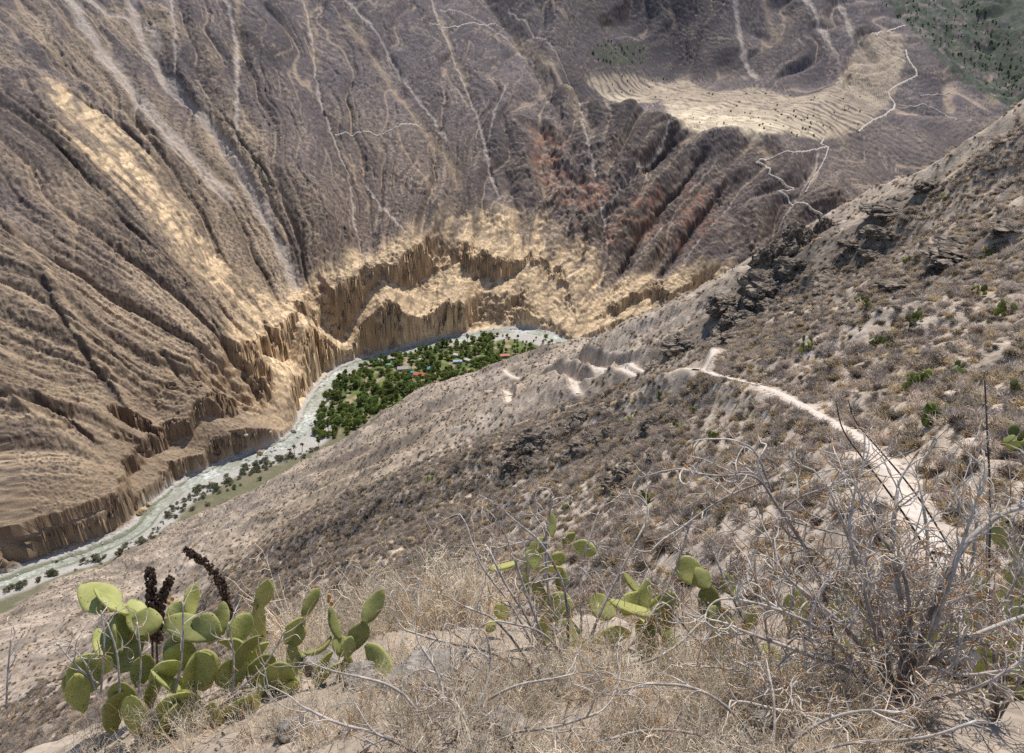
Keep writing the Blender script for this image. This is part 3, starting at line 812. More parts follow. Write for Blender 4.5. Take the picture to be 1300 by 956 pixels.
def bush_mb(seed, r=.6, h=.7, n=300, c1=(.48, .39, .315), c2=(.92, .80, .68), leafy=0.0):
    """dry leafless bush: a rounded haze of fine twigs, paler at the tips"""
    rg = np.random.default_rng(seed); V = []; Fc = []; Cc = []
    subs = [(rg.uniform(-.5, .5) * r, rg.uniform(-.5, .5) * r, rg.uniform(.6, 1)) for _ in range(5)]
    for _ in range(n):
        ox, oy, sc = subs[rg.integers(5)]
        a = rg.uniform(0, 6.28); e = math.asin(rg.uniform(.05, 1)); l = rg.uniform(.7, 1.0) * sc
        d = np.array([math.cos(a) * math.cos(e) * r, math.sin(a) * math.cos(e) * r, math.sin(e) * h]) * l * .85
        st = np.array([ox, oy, 0]) + d * rg.uniform(.15, .7) + rg.normal(size=3) * .05
        en = np.array([ox, oy, 0]) + d + rg.normal(size=3) * np.array([.14, .14, .10])
        sd = np.cross(en - st, rg.normal(size=3)); sd /= np.linalg.norm(sd) + 1e-9; w = rg.uniform(.007, .019)
        mid = (st + en) * .5 + rg.normal(size=3) * .05
        i = len(V); V += [st - sd * w, st + sd * w, mid + sd * w * 1.1, mid - sd * w * 1.1, en]
        Fc += [(i, i + 1, i + 2, i + 3), (i + 3, i + 2, i + 4)]
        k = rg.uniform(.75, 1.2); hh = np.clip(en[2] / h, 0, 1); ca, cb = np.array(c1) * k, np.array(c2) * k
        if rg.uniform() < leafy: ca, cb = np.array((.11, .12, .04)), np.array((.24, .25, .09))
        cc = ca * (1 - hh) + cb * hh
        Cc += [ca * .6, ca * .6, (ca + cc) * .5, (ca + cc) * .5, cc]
    m = MB(); m.add(np.array(V), Fc, np.array(Cc)); return m

def mat_leaf(name, var=.25, trans=.25):
    m, nt, b = nodes(name)
    at_ = N(nt, 'ShaderNodeAttribute', attribute_name='Col'); oi = N(nt, 'ShaderNodeObjectInfo')
    mr = N(nt, 'ShaderNodeMapRange'); mr.inputs[3].default_value = 1 - var; mr.inputs[4].default_value = 1 + var
    L(nt, oi.outputs['Random'], mr.inputs[0])
    mx = N(nt, 'ShaderNodeMix', data_type='RGBA', blend_type='MULTIPLY'); mx.inputs[0].default_value = 1
    L(nt, at_.outputs['Color'], mx.inputs[6]); L(nt, mr.outputs[0], mx.inputs[7]); L(nt, mx.outputs[2], b.inputs['Base Color'])
    b.inputs['Roughness'].default_value = .75
    if trans:
        tr = N(nt, 'ShaderNodeBsdfTranslucent'); L(nt, mx.outputs[2], tr.inputs['Color'])
        ms = N(nt, 'ShaderNodeMixShader'); ms.inputs[0].default_value = trans
        L(nt, b.outputs[0], ms.inputs[1]); L(nt, tr.outputs[0], ms.inputs[2]); L(nt, ms.outputs[0], nt.nodes['Material Output'].inputs['Surface'])
    return m

M_LEAF = mat_leaf('foliage', .25, .5); M_TWIG = mat_leaf('dry_twigs', .38, .5); M_BARK = mat_plain('bark', (.10, .075, .055), (.20, .155, .12), 3, bump=.4, bdist=.02)
M_ROCK = mat_attr('rock', scale=3, amt=.35, bump=.7, bscale=5, bdist=.06)
M_DROCK = mat_attr('dark_rock', scale=.9, amt=.45, bump=.9, bscale=1.3, bdist=.35)
M_DUST = mat_plain('path_dust', (.50, .425, .355), (.70, .62, .54), 1.6, bump=.5, bdist=.05)
M_TRAIL = mat_plain('trail_dust', (.50, .43, .35), (.70, .62, .52), .35, bump=0)

def gz(x, y):
    return float(ground(np.array([float(x)]), np.array([float(y)]))[0])
def gzs(p):
    return ground(p[:, 0], p[:, 1])

# ------------------------------------------------------------------ the river
m, nt, b = nodes('river_water')
tc = N(nt, 'ShaderNodeTexCoord')
n1 = N(nt, 'ShaderNodeTexNoise', Scale=.24, Detail=8.0, Roughness=.72); L(nt, tc.outputs['Object'], n1.inputs['Vector'])
n4 = N(nt, 'ShaderNodeTexNoise', Scale=.02, Detail=2.0); L(nt, tc.outputs['Object'], n4.inputs['Vector'])
ad = N(nt, 'ShaderNodeMath', operation='MULTIPLY_ADD'); ad.inputs[1].default_value = .55; L(nt, n4.outputs['Fac'], ad.inputs[0]); L(nt, n1.outputs['Fac'], ad.inputs[2])
cr = N(nt, 'ShaderNodeValToRGB'); e = cr.color_ramp.elements; e[0].position = .70; e[0].color = (.31, .305, .25, 1); e[1].position = .98; e[1].color = (.72, .73, .70, 1)
k = e.new(.84); k.color = (.42, .44, .38, 1)
L(nt, ad.outputs[0], cr.inputs['Fac']); L(nt, cr.outputs['Color'], b.inputs['Base Color'])
b.inputs['Roughness'].default_value = .22; b.inputs['Specular IOR Level'].default_value = .5
n2 = N(nt, 'ShaderNodeTexNoise', Scale=.7, Detail=4.0); L(nt, tc.outputs['Object'], n2.inputs['Vector'])
bp = N(nt, 'ShaderNodeBump', Strength=.6, Distance=.3); L(nt, n2.outputs['Fac'], bp.inputs['Height']); L(nt, bp.outputs['Normal'], b.inputs['Normal'])
M_WATER = m
rv = chaikin(RIV, 1)
tag(obj('river', ribbon('river', np.c_[rv, np.zeros(len(rv))], 8.0, z=ZR - .55), M_WATER), kind='structure')

# ------------------------------------------------------------------ paths and trails
def densify(p, step):
    p = np.asarray(p, float); L_ = np.concatenate([[0], np.cumsum(np.linalg.norm(np.diff(p, axis=0), axis=1))])
    t = np.linspace(0, L_[-1], max(2, int(L_[-1] / step)))
    return np.stack([np.interp(t, L_, p[:, i]) for i in range(p.shape[1])], 1)

def strip(name, line, half, lift, mat, jit=.25, cross=5, even=0):
    """a beaten strip draped on the ground, ragged edges"""
    line = densify(line, half * .45)
    t = np.gradient(line[:, :2], axis=0); t /= np.linalg.norm(t, axis=1)[:, None] + 1e-9; n_ = np.stack([-t[:, 1], t[:, 0]], 1)
    k = np.arange(len(line)); V = []; sink = []
    for j in range(cross):
        o = (j / (cross - 1) * 2 - 1) * half * (1 + jit * 2 * noise(k * .22, k * 0 + j * 3.3, 201))
        V.append(line[:, :2] + n_ * o[:, None]); sink.append(0.0 if 0 < j < cross - 1 else -lift * 1.3 - .12)
    V = np.stack(V, 1); z = ground(V[..., 0].ravel(), V[..., 1].ravel()).reshape(V.shape[:2]) + lift + np.array(sink)
    if even:      # a worn bed is smoother than the slope it crosses
        zc = np.pad(z, ((even, even), (0, 0)), mode='edge'); z = np.mean([zc[i_:i_ + len(z)] for i_ in range(2 * even + 1)], axis=0)
    co = np.concatenate([V, z[..., None]], 2).reshape(-1, 3)
    f = [(i * cross + j + 1, i * cross + j, (i + 1) * cross + j, (i + 1) * cross + j + 1) for i in range(len(line) - 1) for j in range(cross - 1)]
    return tag(obj(name, mesh_np(name, co, np.array(f)[:, ::-1] if False else np.array(f)), mat), kind='structure')

strip('footpath', FOOTPATH, .62, .10, M_DUST, .16, 7)
for s in SWITCH: strip('path', s, .95, .16, M_DUST, .3, 5)
_trails = [
 ([(1046, 176), (1042, 183), (1052, 187), (1040, 189), (1010, 194), (985, 198), (966, 202), (960, 206), (972, 212), (978, 216), (976, 221), (990, 228), (1000, 238), (1008, 240), (988, 243), (1000, 250), (1012, 258), (1030, 266), (1044, 274)], 1.25),
 ([(1090, 168), (1097, 160), (1110, 152), (1124, 146), (1135, 138), (1136, 132), (1129, 122), (1128, 117), (1140, 108), (1152, 102), (1164, 96), (1163, 89), (1156, 80), (1151, 70), (1150, 64)], 1.7),
 ([(1112, 46), (1130, 38), (1145, 34), (1150, 33)], 1.6),
 ([(1168, 122), (1185, 121), (1206, 118)], .8), ([(1140, 134), (1160, 136), (1172, 132), (1180, 136), (1200, 146), (1215, 152)], .8),
 ([(1052, 187), (1048, 200), (1040, 215), (1030, 230), (1022, 245)], .9),
 ([(425, 172), (470, 168), (505, 162), (535, 158)], .8), ([(545, 30), (575, 34), (640, 36)], .8)]
for px, hw in _trails:
    h_ = hit([p[0] for p in px], [p[1] for p in px], 400, 2600)
    strip('trail', h_, hw * 1.1, 1.0, M_TRAIL, .35, 5, 5)

# dry stone wall holding up the outer edge of the footpath
wp = densify(np.array([at(*p) for p in [(962, 500, 79.5), (947, 495, 82.5), (922, 489, 87.5), (906, 486, 90.5), (890, 481, 94.5)]]), .42)
t_ = np.gradient(wp[:, :2], axis=0); t_ /= np.linalg.norm(t_, axis=1)[:, None]
fd, fa, fs = pl_dist(wp[:, 0], wp[:, 1], FOOTPATH[:, :2])
wall = MB()
for i, p in enumerate(wp):
    for lay in range(4):
        th = math.atan2(t_[i, 1], t_[i, 0]) + rnd(-.12, .12)
        wall.box(np.array([p[0], p[1], gz(p[0], p[1]) + .02 + lay * .24 - .75]) + np.array([rnd(-.06, .06), rnd(-.06, .06), rnd(-.02, .02)]),
                 np.array([.46 * rnd(.8, 1.1), .38 * rnd(.8, 1.2), .25 * rnd(.85, 1.1)]), rotz(th), np.array((.30, .25, .20)) * rnd(.6, 1.2))
tag(obj('stone_wall', wall.mesh('stone_wall'), M_ROCK), 'low dry stone wall of rough blocks holding up the outer edge of the footpath', 'stone wall')

# ------------------------------------------------------------------ trees of the green terrace
TREES = [(crown_mb(301 + i, w, h, nc, nl, lf, c1, c2, bs).mesh('crown'), tr) for i, (w, h, nc, nl, lf, c1, c2, bs, tr) in enumerate([
    (6.5, 7.5, 13, 42, 1.0, (.085, .13, .04), (.25, .32, .10), .18, 2.6),
    (7.5, 6.5, 14, 42, 1.0, (.105, .155, .045), (.30, .36, .12), .15, 2.2),
    (4.0, 9.0, 12, 40, .8, (.07, .115, .036), (.225, .29, .09), .12, 2.4),
    (6.0, 5.0, 11, 42, .9, (.12, .165, .035), (.30, .35, .095), .10, 1.6),
    (5.0, 7.0, 9, 40, .9, (.09, .135, .038), (.26, .31, .10), .15, 2.6)])]
def trunk_mesh(h, r):
    m = MB(); m.tube([(0, 0, -.3), (.05, .03, h * .35), (-.04, .06, h * .75), (.02, 0, h)], [r * 1.3, r, r * .8, r * .45], 6)
    for k in range(3):
        a = k * 2.1; m.tube([(0, 0, h * .6), (math.cos(a) * h * .25, math.sin(a) * h * .25, h * 1.0), (math.cos(a) * h * .45, math.sin(a) * h * .45, h * 1.45)], [r * .6, r * .4, r * .2], 5)
    return m.mesh('trunk')
TRUNKS = [trunk_mesh(tr, .17) for _, tr in TREES]
def tree(p, k, s, name='tree', label=None, group=None, cat='tree'):
    r = thing(name, label, cat, (p[0], p[1], p[2] - .05), rnd(0, 6.28), group)
    r.scale = (s, s, s * rnd(.85, 1.15))
    obj('crown', TREES[k][0], M_LEAF, r); obj('trunk', TRUNKS[k], M_BARK, r)
    return r
oas = [(399, 568), (397, 545), (404, 520), (414, 500), (430, 481), (455, 467), (500, 453), (550, 442), (600, 430), (640, 424), (690, 428), (716, 438), (695, 452), (650, 470), (600, 478), (560, 488), (530, 498), (470, 532), (430, 558)]
oas_w = np.array([on_z(u, v, ZR + 4)[:2] for u, v in oas])
houses = [  # pixel, length, depth, wall h, roof colour, turn, label
 (533, 476, 13.5, 7, 2.8, (.52, .14, .10), -.25, 'long house with a wide red roof at the near edge of the green terrace'),
 (544, 461, 8, 6, 3.4, (.55, .20, .17), .5, 'house with a faded pink roof behind the blue roofed hut'),
 (543, 468.5, 5, 4, 2.8, (.03, .30, .52), .3, 'small hut with a bright blue roof between two red roofs'),
 (522, 473, 5, 3.5, 2.4, (.05, .34, .50), -.1, 'small hut with a turquoise blue roof beside the long red roof'),
 (493, 464, 5.5, 4.5, 2.6, (.05, .42, .36), .6, 'small hut with a sea green roof among dark trees'),
 (512, 468, 13, 7.5, 2.8, (.36, .33, .31), .15, 'long building with a flat looking grey roof beside a pale clearing'),
 (535, 457.5, 6, 4, 2.6, (.66, .62, .56), -.5, 'small pale roofed house behind the pink roofed house'),
 (581, 459, 10, 4.5, 2.6, (.34, .48, .60), .1, 'long low building with a pale blue roof in the clearing'),
 (580, 451, 8, 4, 2.6, (.62, .58, .52), -.45, 'whitish roofed house behind the pale blue roof'),
 (593, 457, 9, 4, 2.5, (.58, .54, .47), -.6, 'slanting pale roofed house right of the pale blue roof'),
 (637, 452, 7, 5, 2.8, (.55, .19, .14), .2, 'left of the two small red roofed houses by the far bend'),
 (644, 451.5, 6, 5, 2.8, (.58, .22, .15), -.2, 'right of the two small red roofed houses by the far bend'),
]
hp = [hit([h[0]], [h[1] + 1.5], 200)[0] for h in houses]
M_WALL = mat_plain('mud_wall', (.40, .33, .25), (.52, .45, .36), 1.0, bump=.2)
M_GLASS = mat_plain('window_glass', (.03, .035, .04), (.05, .055, .06), 1, rough=.2, bump=0, spec=.5)
M_WOOD = mat_plain('door_wood', (.12, .07, .04), (.2, .12, .07), 3, bump=.2)
def house(p, l, w, h, rc, rz, label):
    r = thing('house', label, 'house', (p[0], p[1], gz(p[0], p[1]) - .1), rz, 'houses on the green terrace')
    m = MB(); m.box((0, 0, h / 2), (l, w, h))
    rise = w * .2
    for s in (-1, 1):     # gable ends
        m.add([(s * l / 2, -w / 2, h), (s * l / 2, w / 2, h), (s * l / 2, 0, h + rise)], [(0, 1, 2)])
    obj('wall', m.mesh('wall'), M_WALL, r)
    m = MB(); o = .5; t = .12; yo = w / 2 + o; zo = h - o * rise / (w / 2) + .1
    for s in (-1, 1):
        a = [(-l / 2 - o, s * yo, zo), (l / 2 + o, s * yo, zo), (l / 2 + o, 0, h + rise + .1), (-l / 2 - o, 0, h + rise + .1)]
        m.add(a + [(x, y, z + t) for x, y, z in a], [(0, 1, 2, 3), (4, 7, 6, 5), (0, 4, 5, 1), (1, 5, 6, 2), (2, 6, 7, 3), (3, 7, 4, 0)])
    k = np.array(rc)
    obj('roof', m.mesh('roof'), mat_plain('roof_sheet', tuple(k * .85), tuple(np.minimum(k * 1.12, .8)), 1.5, rough=.6, bump=.1), r)
    m = MB(); m.box((l * .08, -w / 2 - .03, 1.0), (1.0, .08, 2.0)); obj('door', m.mesh('door'), M_WOOD, r)
    for x in (-.3, .34):
        m = MB(); m.box((l * x, -w / 2 - .02, 1.5), (1.1, .07, 1.0)); f_ = obj('window', m.mesh('window'), M_WOOD, r)
        m = MB(); m.box((l * x, -w / 2 - .05, 1.5), (.9, .06, .8)); obj('pane', m.mesh('pane'), M_GLASS, f_)
for h, p in zip(houses, hp): house(p, *h[2:])

clear = [(np.array(p[:2]), 7.5 if h[2] > 9 else 5.5) for p, h in zip(hp, houses)]
for u, v, r_ in [(505, 474, 8), (520, 464, 8), (560, 460, 9), (570, 466, 10), (598, 468, 8), (443, 510, 6), (612, 455, 8), (455, 520, 7)]:
    clear.append((hit([u], [v], 200)[0][:2], r_))
tp = []
lo, hi = oas_w.min(0), oas_w.max(0); tries = 0
while len(tp) < 540 and tries < 20000:
    tries += 1
    p = np.array([rnd(lo[0], hi[0]), rnd(lo[1], hi[1])])
    if not in_poly(np.array([p[0]]), np.array([p[1]]), oas_w)[0]: continue
    if any(np.hypot(*(p - c)) < r_ for c, r_ in clear): continue
    far_end = p[1] > 870 and p[0] > -25
    if far_end and random.random() < .55: continue
    if any(np.hypot(*(p - q)) < (2.0 if not far_end else 3.6) for q, *_ in tp): continue
    tp.append((p, far_end))
tree_z = ground(np.array([p[0] for p, _ in tp]), np.array([p[1] for p, _ in tp]))
for (p, fe), z in zip(tp, tree_z):
    g = noise(np.array([p[0] / 30]), np.array([p[1] / 30]), 211)[0]
    k = random.choice([0, 1, 1, 2, 4, 3]) if g < .06 else random.choice([3, 3, 1, 3])
    s = rnd(.8, 1.55) * (.7 if fe else 1)
    lab = {3: ('bushy_tree', 'low light green bushy tree on the river terrace', 'light green trees of the terrace'), 2: ('slender_tree', 'tall narrow dark green tree on the river terrace', 'narrow dark trees of the terrace')}.get(
        k, ('broad_tree', 'broad dark green tree on the river terrace', 'broad dark trees of the terrace'))
    tree((p[0], p[1], z), k, s * (1.15 if k == 2 else 1), lab[0], lab[1], lab[2])

# riverside bushes along the near bank, lower left
rb = []
for (u0, v0), (u1, v1), n_, sp in [((150, 702), (205, 672), 16, 5), ((10, 748), (140, 706), 18, 4), ((196, 668), (250, 628), 18, 6), ((250, 628), (330, 597), 26, 7), ((318, 596), (398, 572), 22, 5), ((412, 500), (400, 545), 8, 3)]:
    for _ in range(int(n_ * 1.9)):
        t = random.random() ** rnd(.6, 1.6); rb.append((u0 + (u1 - u0) * t + random.gauss(0, sp * 1.1), v0 + (v1 - v0) * t + random.gauss(0, sp * .8)))
rbh = hit([p[0] for p in rb], [p[1] for p in rb], 200)
BUSHG = [crown_mb(331 + i, 4.2, 2.8, 8, 40, .55, (.10, .11, .06), (.27, .275, .165), .05).mesh('riverside_bush') for i in range(3)]
for i, p in enumerate(rbh):
    if pl_dist(p[0:1], p[1:2], RIV)[0][0] < 13: continue
    o = obj('riverside_bush', BUSHG[i % 3], M_LEAF, None, (p[0], p[1], p[2] - .1)); o.rotation_euler.z = rnd(0, 6.28); s = rnd(.35, 1.0) ** 1.6 * 1.7 + .25; o.scale = (s, s * rnd(.7, 1.3), s * rnd(.5, 1))
    tag(o, 'grey green bush on the near bank of the river', 'bush', 'grey green bushes along the near river bank')

# three palms by the boulders
def palm(p, h, label):
    r = thing('palm_tree', label, 'palm tree', p, 0, 'palms by the river')
    m = MB(); m.tube([(0, 0, -.3), (.1, 0, h * .4), (.25, .1, h * .8), (.3, .12, h)], [.32, .24, .2, .2], 7); obj('trunk', m.mesh('trunk'), M_BARK, r)
    m = MB()
    for k in range(22):
        a = k * 2.4; e = rnd(-.4, 1.2); l = rnd(2.0, 2.8); d = np.array([math.cos(a), math.sin(a), 0]); sd = np.array([-d[1], d[0], 0])
        pts = [np.array([.3, .12, h]) + d * (l * q) * math.cos(e * .6) + np.array([0, 0, l * q * math.sin(e) - 1.4 * q * q * l * .5]) for q in (0, .35, .7, 1)]
        wd_ = [.10, .42, .34, .04]; V = []
        for q, w_ in zip(pts, wd_): V += [q - sd * w_ - (0, 0, w_ * .5), q, q + sd * w_ - (0, 0, w_ * .5)]
        m.add(V, [(i * 3 + j, i * 3 + j + 1, i * 3 + j + 4, i * 3 + j + 3) for i in range(3) for j in range(2)], np.array((.05, .075, .025)) * rnd(.6, 1.4))
    obj('crown', m.mesh('crown'), M_LEAF, r)
for (u, v, h, lb) in [(368, 579, 7.5, 'leftmost and lowest of three palms beside the river boulders'), (374, 577, 9.5, 'middle palm of three beside the river boulders'), (384, 573, 8.5, 'rightmost of three palms beside the river boulders')]:
    p = hit([u], [v], 200)[0]; palm((p[0], p[1], p[2]), h, lb)

# pale boulders in the river
BOULD = [rock_mb(401 + i, 3, .75, .3, (.36, .34, .31), (.58, .55, .50)).mesh('boulder') for i in range(6)]
bl = [(rnd(318, 352), 0, 1) for _ in range(26)] + [(rnd(352, 392), 0, 1) for _ in range(34)] + [(rnd(385, 425), 0, .7) for _ in range(16)] + [(rnd(0, 190), 0, .55) for _ in range(34)] + [(rnd(190, 260), 0, .5) for _ in range(10)] + [(rnd(600, 715), 0, .8) for _ in range(22)]
rpx = np.array(sorted(_riv_px))
rvu = np.array([p for p in _riv_px])
for i, (u, _, s) in enumerate(bl):
    q = random.randrange(0, 1)
    # along the bank: nearest river point in that column, moved sideways
    w_ = np.array([on_z(a, b_, ZR)[:2] for a, b_ in [(u, np.interp(u, rpx[:, 0], rpx[:, 1]))]])[0] + np.array([rnd(-9, 9), rnd(-9, 9)])
    o = obj('boulder', BOULD[i % 6], M_ROCK, None, (w_[0], w_[1], gz(*w_) - .2)); k = s * random.choice([1.8, 2.2, 2.6, 3.2, 4.5]); o.scale = (k, k, k); o.rotation_euler.z = rnd(0, 6.28)
    tag(o, 'pale grey boulder lying in the river bed', 'boulder', 'boulders in the river bed')
for u, v, k, lb in [(331, 577, 8, 'large rounded tan boulder standing in the white river boulders'), (180, 651, 9, 'tan boulder at the foot of the cliff above the green pool'), (189, 641, 6, 'smaller tan boulder fallen beside the green pool')]:
    p = hit([u], [v], 200)[0]; o = obj('boulder', rock_mb(int(u), 3, .8, .3, (.40, .29, .17), (.55, .41, .25)).mesh('boulder'), M_ROCK, None, (p[0], p[1], gz(p[0], p[1]) - .6)); o.scale = (k, k, k); o.rotation_euler.z = u
    tag(o, lb, 'boulder')

# small trees on the old fields, green trees of the far side valley, shrubs in the chute
def small_trees(name, pts, label, group, s0, s1, ks, tmin=500):
    h_ = hit([p[0] for p in pts], [p[1] for p in pts], tmin, 2690)
    for p in h_:
        if np.hypot(p[0], p[1]) > 2600: continue
        o = obj(name, TREES[random.choice(ks)][0], M_LEAF, None, (p[0], p[1], p[2] - .6)); s = rnd(s0, s1); o.scale = (s, s, s * .8); o.rotation_euler.z = rnd(0, 6.28)
        tag(o, label, 'tree', group)
pts = [(1010, 148), (1028, 162), (1030, 158), (1022, 165), (1000, 150), (992, 146), (985, 153), (978, 158), (970, 163), (1018, 152), (995, 160), (1005, 168), (1040, 168), (963, 150), (935, 135), (900, 118), (985, 140), (1012, 172), (1033, 172), (968, 158), (1045, 160), (800, 116), (812, 104), (950, 165), (1017, 168), (1025, 150)] + [(rnd(875, 1095), rnd(118, 172)) for _ in range(60)] + [(rnd(750, 850), rnd(95, 125)) for _ in range(14)]
small_trees('field_tree', pts, 'small dark green tree standing on the pale terraced fields', 'trees on the old terraced fields', .22, .62, [0, 1])
pts = [(rnd(752, 818), rnd(52, 80)) for _ in range(34)]
small_trees('orchard_tree', pts, 'dark green tree in the orchard patch left of the pale fields', 'orchard trees on the far slope', .4, .8, [0, 1, 3])
small_trees('chute_shrub', [(332, 216), (336, 232), (343, 226), (325, 210)], 'green shrub beside the pale debris stream on the far wall', 'green shrubs by the debris stream', .5, .9, [1, 0])
pts = []
while len(pts) < 230:
    u, v = rnd(1115, 1300), rnd(-5, 140)
    if v < (u - 1115) * .78 + 2 and v > (u - 1115) * .78 - 95 and not (u > 1255 and v < 25): pts.append((u, v))
small_trees('valley_tree', pts, 'dark green tree on the slope of the side valley at the upper right', 'trees of the side valley', .45, 1.0, [0, 1, 2, 4])

# ------------------------------------------------------------------ dark rock outcrops of the near slope
crop_lab = ['tall black rock face jutting out near the skyline of the near slope', 'broad dark rock knoll left of the tall black rock face', 'low dark rock band below the broad dark knoll', 'long dark rock band right of the broad dark knoll',
            'dark rocks just under the skyline above the footpath slope', 'low dark rock ledge up left of the footpath bend', 'long dark ledge across the upper right slope', '',
            'large blackish outcrop left of the middle of the near slope', 'ragged dark rocks below left of the large blackish outcrop', 'small dark rock knob right above the large blackish outcrop', 'dark hollow rock right of the white dust patch',
            'small dark rock left of the white dust patch', 'low dark rock between two larger outcrops', 'dark rock with steep face below the white dust patch', 'small dark rock under the long dark band', 'small dark rock above the footpath bend']
CROPS = []
for i, ((u, v, pw, ph, kd), lb) in enumerate(zip(crops, crop_lab)):
    if pw == 0: continue
    p = CROP_HIT[i]; t = np.linalg.norm(p)
    m = MB(); wx = pw * t / F * 1.12; hz = ph * t / F * .95
    for k in range(7 if pw > 40 else 4):
        q = crag_mb(500 + i * 11 + k)
        s = (.75 if k == 0 else rnd(.32, .55))
        off = np.array([0, 0]) if k == 0 else np.array([rnd(-.48, .48) * wx, rnd(-.4, .4) * wx * .8])
        vv = q.v[0] * np.array([wx * s, wx * .75 * s, hz * (1.0 if kd else .8) * s]) @ rotz(rnd(0, 6.28)).T
        vv = vv + np.array([off[0], off[1], gz(p[0] + off[0], p[1] + off[1]) - p[2] - .35 * hz * s])
        m.add(vv, q.f, q.c[0])
    o = obj('rock_outcrop', m.mesh('rock_outcrop'), M_DROCK, None, tuple(p)); tag(o, lb, 'rock outcrop'); CROPS.append((p[:2], wx * .42))

# ------------------------------------------------------------------ dry scrub of the near slope: the nearest bushes as individuals, the rest as one cover
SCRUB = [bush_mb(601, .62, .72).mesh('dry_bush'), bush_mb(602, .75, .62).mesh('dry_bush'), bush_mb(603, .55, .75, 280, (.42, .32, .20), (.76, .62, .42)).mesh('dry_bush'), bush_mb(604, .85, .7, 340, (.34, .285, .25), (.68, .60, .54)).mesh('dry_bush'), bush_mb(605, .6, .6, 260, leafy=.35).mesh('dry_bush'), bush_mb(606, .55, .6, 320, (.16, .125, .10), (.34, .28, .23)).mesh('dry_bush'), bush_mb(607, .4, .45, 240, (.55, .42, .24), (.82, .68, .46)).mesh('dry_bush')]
def scrub_points(n, r0, r1, dens_pow):
    az = RNG.uniform(-R(44), R(44), n); u = RNG.uniform(0, 1, n)
    k = 2 - dens_pow; r = (r0 ** k + u * (r1 ** k - r0 ** k)) ** (1 / k)
    return np.stack([r * np.sin(az), r * np.cos(az)], 1)
P = np.concatenate([scrub_points(62000, 14, 170, 0.55), scrub_points(60000, 110, 720, 0.8)])
d, _, sd = pl_dist(P[:, 0], P[:, 1], RIV)
ok = (sd < 0) & (d > 22)
r = np.hypot(P[:, 0], P[:, 1])
dn = fbm(P[:, 0] / 28, P[:, 1] / 28, 3, 221)
ok &= RNG.uniform(0, 1, len(P)) < np.clip(.85 + .7 * dn, .15, 1)
bare = (np.hypot(P[:, 0] - 4, (P[:, 1] - 45) * .8) < 26) & (RNG.uniform(0, 1, len(P)) < .4); ok &= ~bare
fd = pl_dist(P[:, 0], P[:, 1], FOOTPATH[:, :2])[0]; ok &= fd > 1.15
for s in SWITCH: ok &= pl_dist(P[:, 0], P[:, 1], s[:, :2])[0] > 2.6
ok &= ~((P[:, 0] < -110) & (r < 460) & (RNG.uniform(0, 1, len(P)) < .45))
P = P[ok]; z = gzs(P); keep = z > ZR + 10; P, z = P[keep], z[keep]
r = np.hypot(P[:, 0], P[:, 1]); azp = np.arctan2(P[:, 0], P[:, 1])
depth = P[:, 1] * CP - z * SP; up = P[:, 1] * SP + z * CP
infr = (np.abs(P[:, 0] / depth * F) < 640) & (up / depth * F > -300)
order = np.argsort(np.where(infr, r, 1e6))[:300]
rest = np.setdiff1d(np.arange(len(P)), order)
proto_objs = []
for n_, i in enumerate(order):
    o = obj('dry_bush', SCRUB[n_ % 7], M_TWIG, None, (P[i, 0], P[i, 1], z[i] - .04)); s = rnd(.55, 1.25); o.scale = (s, s, s * rnd(.8, 1.15)); o.rotation_euler = (rnd(-.2, .2), rnd(-.2, .2), rnd(0, 6.28))
    tag(o, 'leafless dry bush on the dusty slope round the footpath', 'bush', 'dry bushes on the slope round the footpath')
    if n_ < 7: proto_objs.append(o)

